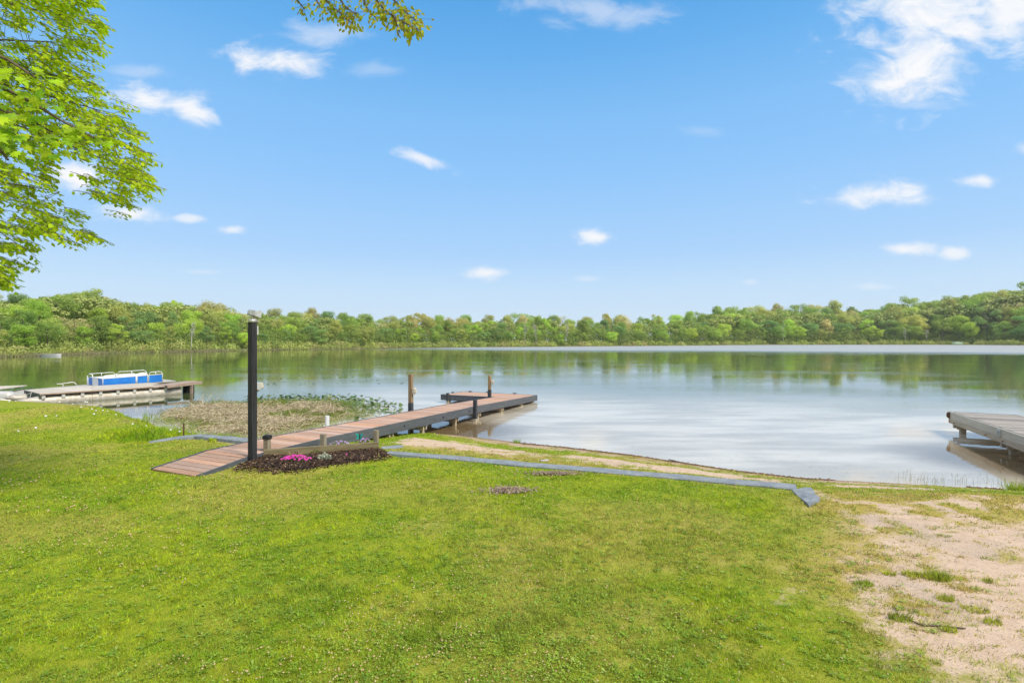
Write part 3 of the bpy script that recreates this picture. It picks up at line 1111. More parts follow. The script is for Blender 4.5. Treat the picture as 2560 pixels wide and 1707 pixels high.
# ------------------------------------------------------------------ things on the far shore
def far_things():
    p = at(123, 889.5, 0)
    t = thing('rowing_boat', 'low white boat moored at the far left opposite shore', 'boat', (p.x, p.y, 0), R(8))
    hull = MB()
    n = 9
    top, bot = [], []
    for i in range(n):
        a = i / (n - 1)
        xx = (a - .5) * 3.6
        w = .55 * math.sin(math.pi * (.12 + .82 * a)) ** .5 if 0 < i < n - 1 else (.45 if i == 0 else .05)
        top += [Vector((xx, -w, .28 + .06 * a * a)), Vector((xx, w, .28 + .06 * a * a))]
        bot += [Vector((xx * .94, -w * .7, -.05)), Vector((xx * .94, w * .7, -.05))]
    vs = top + bot
    fs = []
    for i in range(n - 1):
        a, b = 2 * i, 2 * i + 2
        fs += [(a, b, 2 * n + b, 2 * n + a), (a + 1, 2 * n + a + 1, 2 * n + b + 1, b + 1), (2 * n + a, 2 * n + b, 2 * n + b + 1, 2 * n + a + 1)]
    fs += [(0, 2 * n, 2 * n + 1, 1)]
    hull.add(vs, fs)
    build('hull', hull, M['white'], t)
    s = MB()
    s.box((.25, .8, .04), (-.6, 0, .24)).box((.25, .8, .04), (.6, 0, .25))
    build('seat', s, M['greybox'], t)
    p = at(1078, 868.4, 0)
    t = thing('pontoon_boat_far', 'tiny white boat with canopy on the opposite shore above the dock', 'boat', (p.x, p.y, 0), R(-12))
    t.name = 'moored_boat'
    mb = MB()
    mb.box((3.0, 1.9, .35), (0, 0, .25), bev=.05)
    build('hull', mb, M['greybox'], t)
    mb = MB()
    mb.box((2.6, 1.7, .08), (0, 0, 1.45), bev=.02)
    build('canopy', mb, M['white'], t)
    for sx in (-1, 1):
        for sy in (-1, 1):
            q = MB()
            q.tube([(sx * 1.15, sy * .75, .42), (sx * 1.15, sy * .75, 1.42)], .04, 5)
            build('canopy_pole', q, M['whiterail'], t)
    p = at(2400, 862.2, .1)
    t = thing('upturned_boat', 'small green boat upturned on the bank under the hill at right', 'boat', (p.x, p.y + 1.5, .45), R(5))
    mb = MB()
    n = 9
    vs = []
    for i in range(n):
        a = i / (n - 1)
        xx = (a - .5) * 7
        w = .15 + 1.2 * math.sin(math.pi * a) ** .6
        hgt = .25 + 1.1 * math.sin(math.pi * a) ** .5
        for k in range(7):
            an = math.pi * k / 6
            vs.append(Vector((xx, -w * math.cos(an), hgt * math.sin(an))))
    fs = []
    for i in range(n - 1):
        for k in range(6):
            fs.append((i * 7 + k, i * 7 + k + 1, (i + 1) * 7 + k + 1, (i + 1) * 7 + k))
    mb.add(vs, fs)
    build('hull', mb, paint('green_hull', (.16, .25, .14), (.2, .3, .17), .5), t, True)
    k = MB()
    k.box((6.4, .08, .12), (0, 0, 1.36))
    build('keel', k, M['greybox'], t)


far_things()

# ------------------------------------------------------------------ main dock
TH = R(24)
U = Vector((math.sin(TH), math.cos(TH), 0))          # towards the lake
NR = Vector((math.cos(TH), -math.sin(TH), 0))        # to the right of the walkway
E = Vector((.985, 20.68, 0))
DW = 1.05
S_, Z_ = [0, 5.4, 10.3, 11.8, 13.29, 14.22], [.275, .45, .537, .569, .559, .455]


def dz(s):
    return float(np.interp(s, S_, Z_))


def dp(s, off=0.0, z=None):
    """point on the dock: s metres back from the lake end, off metres left of its right edge"""
    p = E - U * s - NR * off
    p.z = dz(s) if z is None else z
    return p


def oriented(a, b, up=Vector((0, 0, 1))):
    x = (b - a).normalized()
    y = up.cross(x).normalized()
    z = x.cross(y)
    return Matrix((x, y, z)).transposed()


def beam(mb, a, b, w, h, bev=0.0):
    """box from a to b, centred on the line"""
    mb.box(((b - a).length, w, h), (a + b) / 2, oriented(a, b), 0, bev)
    return mb


def local_beam_obj(name, a, b, w, h, mat, parent, bev=.004):
    """beam as its own object with its long side on local x, so grain runs along it"""
    a, b = Vector(a), Vector(b)
    mb = MB()
    mb.box(((b - a).length, w, h), bev=bev)
    o = build(name, mb, mat, parent)
    base = parent.location if parent else Vector((0, 0, 0))
    mw = Matrix.Translation((a + b) / 2) @ oriented(a, b).to_4x4()
    if parent:
        mw = parent_inv(parent) @ mw
    o.matrix_local = mw
    return o


def parent_inv(p):
    return (Matrix.Translation(p.location) @ p.rotation_euler.to_matrix().to_4x4()).inverted()


def place(o, parent, mw):
    o.parent = parent
    o.matrix_local = parent_inv(parent) @ mw


def main_dock():
    t = thing('dock', 'long brown plank dock with charcoal sides, ramp and side platform running into the lake', 'dock', dp(14.2, DW / 2, .42), 0)
    board = MB()
    board.box((DW - .03, .129, .028), bev=.004)
    bme = board.mesh('board', [M['deck']])
    lb = MB()
    lb.box((3.38 - .03, .129, .028), bev=.004)
    lme = lb.mesh('board', [M['deck']])
    pitch = .1405
    s = .10
    r = random.Random(3)
    while s < 14.2:
        long_ = s < 1.72
        wid = 3.38 if long_ else DW
        a = dp(s + .05, wid)
        b = dp(s - .05, wid)
        slope = math.atan2(dz(s - .05) - dz(s + .05), .1)
        o = link('board', lme if long_ else bme, t)
        ctr = dp(s, wid / 2) - Vector((0, 0, .014 + r.uniform(0, .003)))
        X_ = NR
        Y_ = (U * math.cos(slope) + Vector((0, 0, 1)) * math.sin(slope)).normalized()
        Zx = X_.cross(Y_)
        mw = Matrix.Translation(ctr) @ Matrix((X_, Y_, Zx)).transposed().to_4x4() @ Matrix.Rotation(r.uniform(-.003, .003), 4, 'Z')
        o.matrix_local = parent_inv(t) @ mw
        s += pitch
    # side boards
    for off, segs in ((0.0, [(0, 5.4), (5.4, 10.3), (10.3, 11.8), (11.8, 13.29), (13.29, 14.2)]),
                      (DW, [(1.76, 5.4), (5.4, 10.3), (10.3, 11.8), (11.8, 13.29), (13.29, 14.2)])):
        for s0, s1 in segs:
            hh = .225 if s1 < 13.0 else (.20 if s1 < 13.3 else .11)
            a = dp(s1 + .0, off + (-.019 if off == 0 else .019))
            b = dp(s0, off + (-.019 if off == 0 else .019))
            dzv = Vector((0, 0, -hh / 2 + .004))
            local_beam_obj('side_board', a + dzv, b + dzv, .038, hh, M['fascia'], t)
    # platform edges
    dzv = Vector((0, 0, -.225 / 2 + .004))
    local_beam_obj('side_board', dp(1.76 + .019, 3.38 + .038) + dzv, dp(1.76 + .019, DW + .045) + dzv, .038, .225, M['fascia'], t)
    local_beam_obj('side_board', dp(1.76, 3.38 + .019) + dzv, dp(0, 3.38 + .019) + dzv, .038, .225, M['fascia'], t)
    local_beam_obj('side_board', dp(-.019, 3.38) + dzv, dp(-.019, -.038) + dzv, .038, .225, M['fascia'], t)
    # joists under the planks
    j = MB()
    for off in (.3, .75):
        for s0, s1 in ((0.1, 5.3), (5.5, 10.2), (10.4, 13.2)):
            beam(j, dp(s1, off) + Vector((0, 0, -.12)), dp(s0, off) + Vector((0, 0, -.12)), .038, .16)
    o = build('joists', j, M['darkpaint'], t)
    o.matrix_local = parent_inv(t)
    # bents: two legs and a cross beam
    for s in (.35, 1.45, 3.2, 4.95, 6.36, 8.04, 9.45):
        zt = dz(s) - .17
        for off in (.09, DW - .09):
            g = min(tz(dp(s, off).x, dp(s, off).y), 0) - .25
            p = dp(s, off)
            q = MB()
            q.box((.09, .09, zt - .02 - g), (0, 0, 0), bev=.006)
            o = build('leg', q, M['legwood'], t)
            place(o, t, Matrix.Translation((p.x, p.y, (zt - .02 + g) / 2)) @ Matrix.Rotation(-TH, 4, 'Z'))
        for ds in (-.067, .067):
            zc = dz(s + ds) - .235 - .055
            local_beam_obj('cross_beam', dp(s + ds, DW + .04, zc), dp(s + ds, -.0, zc), .038, .11, M['legwood'], t)
    for s in (.35, 1.5):
        for off in (1.9, 3.2):
            p = dp(s, off)
            q = MB()
            q.box((.09, .09, .7), bev=.006)
            o = build('leg', q, M['legwood'], t)
            place(o, t, Matrix.Translation((p.x, p.y, -.27)) @ Matrix.Rotation(-TH, 4, 'Z'))
    rotm = Matrix.Rotation(-TH, 4, 'Z')

    def dock_post(s, off, ztop, zpaint, w, lab, bottom=-.5):
        p = dp(s, off, 0)
        q = MB()
        q.box((w, w, ztop - zpaint), bev=.006)
        o = build('mooring_post', q, M['postwood'], t)
        o['label'] = lab
        place(o, t, Matrix.Translation((p.x, p.y, (ztop + zpaint) / 2)) @ rotm)
        q = MB()
        q.box((w + .008, w + .008, zpaint - .05 + .45), (0, 0, 0), bev=.006)
        o2 = build('painted_foot', q, M['darkpaint'], o)
        o2.matrix_local = Matrix.Translation((0, 0, zpaint - (zpaint + .4) / 2 - (ztop + zpaint) / 2))
        return o, p
    # tall post on the left side
    pp = on(1027, 14.7, 0)
    sv = (E - pp).dot(U)
    ov = (E - pp).dot(NR)
    o, p = dock_post(sv, max(ov, DW + .09), 1.52, .70, .105, 'tall brown post with a dark painted foot')
    light_box(t, p + NR * .115 + Vector((0, 0, 1.05)), .075, .17)
    p = dp(1.88, DW + .10, 0)
    o, p2 = dock_post(1.9, DW + .12, 1.16, .62, .10, 'shorter brown post at the platform corner')
    light_box(t, p2 + NR * .115 + Vector((0, 0, .93)), .07, .13)
    # painted posts bolted to the side boards
    for (s, off, zt, zb, w) in ((5.42, -.09, .62, -.55, .10), (1.62, 3.02, .36, -.5, .09)):
        pq = dp(s, off, 0) if off < 0 else dp(1.83, off + .05, 0)
        q = MB()
        q.box((w, w, zt - .03), (0, 0, 0), bev=.008)
        o = build('side_post', q, M['darkpaint'], t)
        place(o, t, Matrix.Translation((pq.x, pq.y, (zt + .03) / 2 + .05)) @ rotm)
        q = MB()
        q.box((w * .96, w * .96, .7), bev=.008)
        o = build('leg', q, M['legwood'], t)
        place(o, t, Matrix.Translation((pq.x, pq.y, .10 - .35)) @ rotm)
    # cleats
    for s, off in ((.95, 3.36), (.1, 3.0), (.02, 2.2), (.02, .95)):
        q = MB()
        q.box((.05, .03, .03), (0, 0, .012))
        q.tube([(-.09, 0, .045), (0, 0, .035), (.09, 0, .045)], .014, 6)
        o = build('cleat', q, M['blackplastic'], t)
        p = dp(s, off)
        place(o, t, Matrix.Translation((p.x, p.y, dz(s) + .004)) @ Matrix.Rotation(-TH + (1.57 if s > .5 else 0), 4, 'Z'))
    # bolt heads
    for s in (5.7, 7.2, 9.0):
        q = MB()
        q.tube([(0, 0, 0), (.02, 0, 0)], .018, 8)
        o = build('bolt', q, M['blackplastic'], t)
        p = dp(s, -.038, dz(s) - .10)
        place(o, t, Matrix.Translation(p) @ rotm)
    return t


def light_box(parent, p, w, h):
    """small weathered plastic outlet box with a rounded hood, on the side of a post"""
    q = MB()
    q.box((w, w * 1.2, h), bev=.012)
    q.box((w * .75, w * .8, h * .7), (w * .55, 0, -h * .03), bev=.02)
    q.tube([(w * .25, 0, -h * .5), (w * .25, 0, -h * .72)], .012, 6)
    o = build('outlet_box', q, M['beigebox'], parent)
    place(o, parent, Matrix.Translation(p) @ Matrix.Rotation(-TH, 4, 'Z'))
    return o


main_dock()

# ------------------------------------------------------------------ tall black lamp post
def lamp_post():
    Q = (0, 0, math.pi / 2)
    p = dp(13.3, -.095, 0)
    base = tz(p.x, p.y)
    t = thing('lamp_post', 'tall black square post with floodlight on top beside the ramp', 'lamp post', (p.x, p.y, base), -TH)
    ht = 2.80 - base
    q = MB()
    nseg = 8
    q.box((.098, .098, ht + .1), (0, 0, ht / 2 - .05), bev=.006)
    build('post', q, M['blackpost'], t)
    q = MB()
    q.tube([(0, 0, ht), (0, 0, ht + .045), (0, 0, ht + .055)], [.062, .060, .045], 12)
    q.tube([(-.01, 0, ht + .05), (-.01, 0, ht + .13)], .014, 8)
    build('mount', q, M['lampmetal'], t, True, rot=Q)
    # floodlight: a ribbed housing widening to a square glass
    head = MB()
    rot = Matrix.Rotation(R(8), 3, 'Y')
    secs = [(-.075, .028), (-.065, .038), (.0, .043), (.012, .046), (.105, .072), (.112, .076)]
    vs = []
    for xx, hw in secs:
        for (a, b) in ((-1, -1), (1, -1), (1, 1), (-1, 1)):
            vs.append(rot @ Vector((xx, a * hw, b * hw * .85)) + Vector((0, 0, ht + .155)))
    fs = [(3, 2, 1, 0), (20, 21, 22, 23)]
    for i in range(5):
        for k in range(4):
            j = (k + 1) % 4
            fs.append((i * 4 + k, i * 4 + j, i * 4 + 4 + j, i * 4 + 4 + k))
    head.add(vs, fs)
    h = build('lamp_head', head, M['lampmetal'], t, rot=Q)
    q = MB()
    q.box((.006, .135, .115), rot @ Vector((.117, 0, 0)) + Vector((0, 0, ht + .155)), rot)
    build('glass', q, M['glass'], h)
    q = MB()
    for k in range(5):
        q.box((.004, .098, .088), rot @ Vector((-.055 + k * .014, 0, 0)) + Vector((0, 0, ht + .155)), rot)
    build('cooling_rib', q, M['lampmetal'], h)
    q = MB()
    q.tube([(.02, 0, ht + .075), (.07, .0, ht + .045), (.115, 0, ht + .0)], [.016, .02, .022], 8)
    build('motion_sensor', q, M['beigebox'], t, True, rot=Q)
    q = MB()
    q.box((.04, .07, .15), (.068, 0, ht - .135), bev=.012)
    build('junction_box', q, M['greybox'], t, rot=Q)
    q = MB()
    q.tube([(.062, .0, ht - .2), (.06, 0, ht - .9), (.062, 0, ht - 1.02)], .009, 6)
    build('conduit', q, M['greybox'], t, True, rot=Q)
    q = MB()
    q.box((.075, .10, .13), (.087, 0, ht - 1.07), bev=.008)
    ob = build('outlet_box', q, M['greybox'], t, rot=Q)
    q = MB()
    q.box((.06, .09, .10), (.150, 0, ht - 1.065), Matrix.Rotation(R(-10), 3, 'Y'), bev=.018)
    q.tube([(.10, 0, ht - 1.135), (.10, 0, ht - 1.165)], .016, 8)
    build('cover', q, M['beigebox'], ob)


lamp_post()

# ------------------------------------------------------------------ garden bed
def local_thing_post(name, label, px, pytop, pybot, zg, w, cap=False, group=None):
    p = at(px, pybot, zg)
    h = (pybot - pytop) * p.y / F
    g = tz(p.x, p.y)
    t = thing(name, label, 'post', (p.x, p.y, g), R(-12), group)
    q = MB()
    q.box((w, w, zg + h - g + .08), (0, 0, (zg + h - g) / 2 - .04), bev=.006)
    build('post', q, M['greypost'], t)
    if cap:
        q = MB()
        z0 = zg + h - g
        q.box((w + .022, w + .022, .065), (0, 0, z0 - .02), bev=.004)
        vs = [Vector((a * (w + .022) / 2, b * (w + .022) / 2, z0 + .013)) for a, b in ((-1, -1), (1, -1), (1, 1), (-1, 1))] + [Vector((0, 0, z0 + .035))]
        q.add(vs, [(0, 1, 4), (1, 2, 4), (2, 3, 4), (3, 0, 4)])
        build('cap', q, M['blackplastic'], t)
    return t


def garden():
    a = at(659, 1142, .49)
    b = at(946, 1120, .46)
    ta = a + Vector((0, 0, .052))
    tb = b + Vector((0, 0, .045))
    t = thing('timber_edging', 'weathered grey-green timber board edging the mulch bed', 'edging board', tuple(a), 0)
    local_beam_obj('board', ta, tb, .045, .15, M['greytimber'], t, .006)
    local_thing_post('bed_post', 'short wooden post with a black cap next to the lamp post', 668, 1090, 1128, .55, .088, True)
    local_thing_post('bed_post', 'short bare wooden post in the middle of the timber edging', 808, 1084, 1118, .53, .085)
    local_thing_post('bed_post', 'short bare wooden post at the right end of the timber edging', 940, 1075, 1108, .52, .085)

    # wood-chip mulch
    n = 15000
    xs = rng.uniform(-5.3, -2.0, n * 3)
    ys = rng.uniform(7.0, 10.5, n * 3)
    m = poly_in(xs + .1 * (fbm(xs * 4, ys * 4, 2) - .5), ys + .1 * (fbm(xs * 4, ys * 4, 4) - .5), MULCH, .15) > rng.random(n * 3)
    keep = np.array([(E - Vector((x, y, 0))).dot(NR) < -.03 for x, y in zip(xs, ys)])
    xs, ys = xs[m & keep][:n], ys[m & keep][:n]
    n = len(xs)
    zs = terrain(xs, ys) + rng.uniform(-.004, .022, n)
    an = rng.uniform(0, 6.28, n)
    ti = rng.normal(0, .35, n)
    ln = rng.uniform(.008, .038, n)
    wd = rng.uniform(.004, .011, n)
    ax = np.stack([np.cos(an) * np.cos(ti), np.sin(an) * np.cos(ti), np.sin(ti)], 1) * ln[:, None]
    nrm = np.stack([rng.normal(0, .4, n), rng.normal(0, .4, n), np.ones(n)], 1)
    bx = np.cross(nrm, ax)
    bx = bx / np.linalg.norm(bx, axis=1)[:, None] * wd[:, None]
    P = np.stack([xs, ys, zs], 1)
    V = np.stack([P - ax - bx, P + ax - bx * .7, P + ax + bx * .6, P - ax + bx], 1).reshape(-1, 3)
    t = NT('mulch_chips')
    r = t.attr('rnd')
    c = t.mix(t.ramp(r, .2, .8), (.04, .024, .016), (.12, .07, .045))
    c = t.mix(t.ramp(r, .86, .98), c, (.30, .20, .12))
    t.final(c, .9, None, .2)
    me = np_mesh('mulch', V, 4, [t.mat], {'rnd': rng.random(n)})
    tag(link('mulch', me), kind='stuff')
    # dark soil sheet following the ground a little above it
    q = MB()
    cx = sum(p.x for p in MULCH) / len(MULCH)
    cy = sum(p.y for p in MULCH) / len(MULCH)
    rings = [1.0, .75, .5, .25]
    vs = []
    outl = []
    N = 48
    pts = MULCH + [MULCH[0]]
    for i in range(N):
        f = i / N * len(MULCH)
        k = int(f)
        outl.append(pts[k].lerp(pts[k + 1], f - k))
    for rg in rings:
        for p in outl:
            x, y = cx + (p.x - cx) * rg, cy + (p.y - cy) * rg
            vs.append((x, y, tz(x, y) + (.012 if rg < 1 else -.01)))
    vs.append((cx, cy, tz(cx, cy) + .012))
    fs = []
    for rr_ in range(3):
        for i in range(N):
            j = (i + 1) % N
            fs.append((rr_ * N + i, rr_ * N + j, (rr_ + 1) * N + j, (rr_ + 1) * N + i))
    for i in range(N):
        fs.append((3 * N + i, 3 * N + (i + 1) % N, 4 * N))
    q.add(vs, fs)
    o = build('garden_bed', q, paint('dark_soil', (.018, .012, .009), (.04, .027, .02), .95, 20, .6), None, True)
    tag(o, kind='structure')


garden()


def blob_plant(name, label, cat, px, py, z, rx, ry, h, nleaf, leafmat_, nflow=0, flowmat=None, lsize=.02, fsize=.016, seed=0, narrow=.35):
    p = at(px, py, z)
    g = tz(p.x, p.y)
    t = thing(name, label, cat, (p.x, p.y, g))
    r = np.random.default_rng(seed + 500)
    an = r.uniform(0, 6.28, nleaf)
    rd = np.sqrt(r.random(nleaf))
    x, y = np.cos(an) * rd * rx, np.sin(an) * rd * ry
    zz = r.random(nleaf) * h * (1 - .6 * rd ** 2)
    P = np.stack([x, y, zz], 1)
    d = np.stack([x / rx * .6 + r.normal(0, .5, nleaf), y / ry * .6 + r.normal(0, .5, nleaf), r.uniform(.1, 1.2, nleaf)], 1)
    d /= np.linalg.norm(d, axis=1)[:, None]
    s = np.cross(d, r.normal(size=(nleaf, 3)))
    s /= np.linalg.norm(s, axis=1)[:, None]
    ls = (lsize * r.uniform(.6, 1.3, nleaf))[:, None]
    V = np.stack([P, P + d * ls * .5 + s * ls * narrow, P + d * ls, P + d * ls * .5 - s * ls * narrow], 1).reshape(-1, 3)
    link('leaves', np_mesh('leaves', V, 4, [leafmat_]), t)
    if nflow:
        an = r.uniform(0, 6.28, nflow)
        rd = np.sqrt(r.random(nflow)) * 1.02
        x, y = np.cos(an) * rd * rx, np.sin(an) * rd * ry
        zz = h * (1.02 - .6 * rd ** 2) + r.uniform(-.005, .012, nflow)
        vs = []
        mb = MB()
        for i in range(nflow):
            c = Vector((x[i], y[i], zz[i]))
            nn = Vector((x[i] / rx * .5 + r.normal(0, .3), y[i] / ry * .5 - .35 + r.normal(0, .3), 1)).normalized()
            e1 = nn.cross(Vector((0, 1, .2))).normalized()
            e2 = nn.cross(e1)
            st = r.uniform(0, 1)
            for k in range(5):
                a = st + k * 2 * math.pi / 5
                w = .42
                fs_ = fsize
                d1 = e1 * math.cos(a) + e2 * math.sin(a)
                d2 = e1 * math.cos(a - w) + e2 * math.sin(a - w)
                d3 = e1 * math.cos(a + w) + e2 * math.sin(a + w)
                mb.add([c, c + d2 * fs_ * .85 + nn * fs_ * .2, c + d1 * fs_ + nn * fs_ * .3, c + d3 * fs_ * .85 + nn * fs_ * .2], [(0, 1, 2, 3)])
        build('flowers', mb, flowmat, t)
    return t


LM = {
    'garden': leafmat('garden_leaves', [(.10, .15, .04), (.17, .22, .08)], .25, None, 20, .15),
    'sage': leafmat('sage_leaves', [(.22, .27, .14), (.33, .37, .22)], .25, None, 20, .15),
    'sprout': leafmat('sprout_leaves', [(.17, .20, .06), (.27, .27, .10)], .25, None, 20, .15),
}
blob_plant('pink_flower_clump', 'clump of bright pink flowers in the dark mulch', 'flowers', 740, 1150, .52, .24, .10, .09, 700, LM['garden'], 120, M['pink'], .022, .018, 1)
blob_plant('silver_plant', 'small pale silvery plant right of the pink flowers in the mulch', 'plant', 812, 1145, .52, .11, .07, .10, 260, M['silverleaf'], 0, None, .03, .01, 2)
blob_plant('lilac_flower_clump', 'sage-green clump with lilac flowers behind the timber, right of the middle post', 'flowers', 850, 1110, .47, .20, .12, .13, 900, LM['sage'], 34, M['lilac'], .035, .024, 3, .2)
blob_plant('lilac_flower_clump', 'green plant with a single lilac bloom beside the right end post of the bed', 'flowers', 912, 1106, .46, .12, .10, .15, 500, LM['sprout'], 14, M['lilac'], .03, .024, 4, .2)
blob_plant('lilac_flower_clump', 'purple flowers at the foot of the middle bed post', 'flowers', 815, 1118, .52, .05, .04, .05, 120, LM['sprout'], 11, M['lilac'], .02, .018, 5)
blob_plant('green_plant', 'bushy olive-green plant spilling over the timber left of the middle post', 'plant', 787, 1128, .50, .12, .10, .14, 900, LM['sprout'], 0, None, .03, .01, 6, .2)
blob_plant('green_plant', 'low yellow-green plant behind the timber beside the black-capped post', 'plant', 700, 1124, .52, .17, .07, .07, 500, LM['sprout'], 0, None, .03, .01, 7, .2)
blob_plant('dry_stalk_clump', 'small clump of dry brown stalks leaning on the timber above the pink flowers', 'dry plant', 737, 1138, .53, .06, .03, .09, 90,
           paint('dry_stalk', (.30, .2, .12), (.42, .3, .19), .9, 20), 0, None, .09, .01, 8, .05)
blob_plant('pink_flower', 'single small pink flower in the mulch near its right end', 'flower', 868, 1137, .50, .02, .02, .02, 30, LM['garden'], 6, M['pink'], .02, .014, 9)


def butterfly():
    p = at(899, 1112, .46)
    zc = zat(1090, p.y)
    g = tz(p.x, p.y)
    t = thing('butterfly_stake', 'teal butterfly garden stake in front of the dock side', 'garden ornament', (p.x, p.y, g))
    q = MB()
    q.tube([(0, 0, -.02), (.004, 0, zc - g - .02)], .004, 6)
    build('stake', q, M['rust'], t)
    q = MB()
    q.tube([(0, 0, zc - g - .055), (0, -.004, zc - g), (0, 0, zc - g + .045), (0, 0, zc - g + .055)], [.008, .014, .012, .004], 8)
    build('body', q, paint('dark_green_body', (.01, .06, .03), (.02, .1, .05), .4), t, True)
    for sx in (-1, 1):
        q = MB()
        up = [(.01, .015), (.03, .045), (.062, .062), (.068, .035), (.055, .005), (.02, -.005)]
        lo = [(.01, -.01), (.05, -.012), (.055, -.04), (.035, -.062), (.015, -.045)]
        for poly in (up, lo):
            fr = [Vector((sx * x, -.006 - .25 * x, zc - g + z)) for x, z in poly]
            bk = [v + Vector((0, .004, 0)) for v in fr]
            n = len(poly)
            q.add(fr + bk, [tuple(range(n)), tuple(range(2 * n - 1, n - 1, -1))] + [(i, (i + 1) % n, n + (i + 1) % n, n + i) for i in range(n)])
        build('wing', q, M['teal'], t)


butterfly()


def pipes_and_stakes():
    p = at(818, 1062, .45)
    q = MB()
    g = tz(p.x, p.y)
    p = on(818, p.y + .25, 0)
    zt = zat(1039, p.y)
    g = tz(p.x, p.y)
    t = thing('white_pipe', 'white plastic pipe standing upright in the reeds behind the dock', 'pipe', (p.x, p.y, g))
    q.tube([(0, 0, -.1), (0, 0, zt - g)], .052, 16, cap=False)
    q.tube([(0, 0, zt - g), (0, 0, -.1)], .045, 16, cap=False)
    build('pipe', q, M['white'], t, True)
    n = 16
    q = MB()
    vs = [Vector((math.cos(i * 2 * math.pi / n) * r, math.sin(i * 2 * math.pi / n) * r, zt - g)) for r in (.052, .045) for i in range(n)]
    q.add(vs, [(i, (i + 1) % n, n + (i + 1) % n, n + i) for i in range(n)])
    build('rim', q, M['white'], t)
    p = at(458.5, 1086, .40)
    g = tz(p.x, p.y)
    q = MB()
    h = zat(1057, p.y) - g
    q.box((.02, .012, h + .1), (0, 0, h / 2 - .05))
    q.box((.02, .004, h + .1), (.01, .008, h / 2 - .05))
    o = build('steel_stake', q, M['rust'], None, loc=(p.x, p.y, g))
    tag(o, 'thin dark metal stake in the tall grass behind the concrete edge', 'stake')


pipes_and_stakes()

# ------------------------------------------------------------------ concrete edging
def strip(name, label, pts, widths, ztops, thick=.2, seed=0):
    """a cast concrete edge following px points of its near side"""
    r = random.Random(seed)
    P = []
    for (x, y), z in zip(pts, ztops):
        for _ in range(6 if seed != 1 else 0):
            p = at(x, y, z)
            z = tz(p.x, p.y) + .03
        P.append(at(x, y, z))
    fine = []
    for i in range(len(P) - 1):
        n = max(2, int((P[i + 1] - P[i]).length / .25))
        for k in range(n):
            f = k / n
            q = P[i].lerp(P[i + 1], f)
            fine.append((q, widths[i] * (1 - f) + widths[i + 1] * f))
    fine.append((P[-1], widths[-1]))
    vs = []
    for i, (q, w) in enumerate(fine):
        a = fine[max(0, i - 1)][0]
        b = fine[min(len(fine) - 1, i + 1)][0]
        d = (b - a)
        d.z = 0
        d.normalize()
        nrm = Vector((-d.y, d.x, 0))
        j1, j2 = r.uniform(-.012, .012), r.uniform(-.015, .015)
        zt = q.z + r.uniform(-.004, .004)
        near = q + nrm * j1
        far = q + nrm * (w + j2)
        vs += [Vector((near.x, near.y, zt - thick)), Vector((near.x, near.y, zt - .012)), Vector((near.x, near.y, zt)) + nrm * .014,
               Vector((far.x, far.y, zt)) - nrm * .014, Vector((far.x, far.y, zt - .012)), Vector((far.x, far.y, zt - thick))]
    fs = []
    n = len(fine)
    for i in range(n - 1):
        for k in range(5):
            a = i * 6 + k
            fs.append((a, a + 6, a + 7, a + 1))
    fs += [(0, 1, 2, 3, 4, 5), tuple((n - 1) * 6 + k for k in range(5, -1, -1))]
    q = MB()
    q.add(vs, fs)
    o = build(name, q, M['concrete'])
    tag(o, label, 'concrete edging')
    return o


strip('concrete_edge', 'bent grey concrete edge left of the ramp, bordering the tall grass', [(374, 1105), (430, 1096), (484, 1089), (550, 1095), (628, 1104)],
      [.12, .2, .24, .26, .28], [.395, .41, .43, .44, .45], .2, 1)
strip('concrete_edge', 'long straight blue-grey concrete edge between lawn and sandy beach', [(966, 1131), (1080, 1142), (1191, 1152), (1417, 1172), (1693, 1195), (1900, 1213), (1992, 1222)],
      [.15, .24, .25, .25, .25, .26, .27], [.42, .415, .41, .40, .39, .385, .38], .2, 2)
strip('concrete_edge', 'short broken piece of concrete edge right of the mulch bed', [(954, 1119), (985, 1118), (1010, 1115)],
      [.14, .2, .16], [.40, .405, .40], .15, 3)


def slab():
    c = []
    for x, y, up in ((1980, 1222, .055), (2026, 1217, .06), (2052, 1246, .045), (2024, 1260, .04)):
        z = .4
        for _ in range(6):
            p = at(x, y, z)
            z = tz(p.x, p.y) + up
        c.append(at(x, y, z))
    g = Vector((0, 0, -.22))
    q = MB()
    N = 6
    top = []
    r = random.Random(4)
    for i in range(N + 1):
        f = i / N
        a = c[0].lerp(c[3], f)
        b = c[1].lerp(c[2], f)
        for k in range(4):
            v = a.lerp(b, k / 3)
            v = v + Vector((r.uniform(-.01, .01), r.uniform(-.01, .01), r.uniform(-.012, .012) - (.035 if k == 0 and 1 < i < 4 else 0)))
            top.append(v)
    vs = top + [v + g for v in top]
    n = len(top)
    fs = [(i * 4 + k, i * 4 + k + 1, (i + 1) * 4 + k + 1, (i + 1) * 4 + k) for i in range(N) for k in range(3)]
    for i in range(N):
        fs += [(i * 4, (i + 1) * 4, n + (i + 1) * 4, n + i * 4), (i * 4 + 3, n + i * 4 + 3, n + (i + 1) * 4 + 3, (i + 1) * 4 + 3)]
    fs += [(N * 4 + k, N * 4 + k + 1, n + N * 4 + k + 1, n + N * 4 + k) for k in range(3)]
    q.add(vs, fs)
    o = build('concrete_slab', q, M['concrete'])
    tag(o, 'cracked sloping concrete slab at the right end of the long edge', 'concrete slab')


slab()

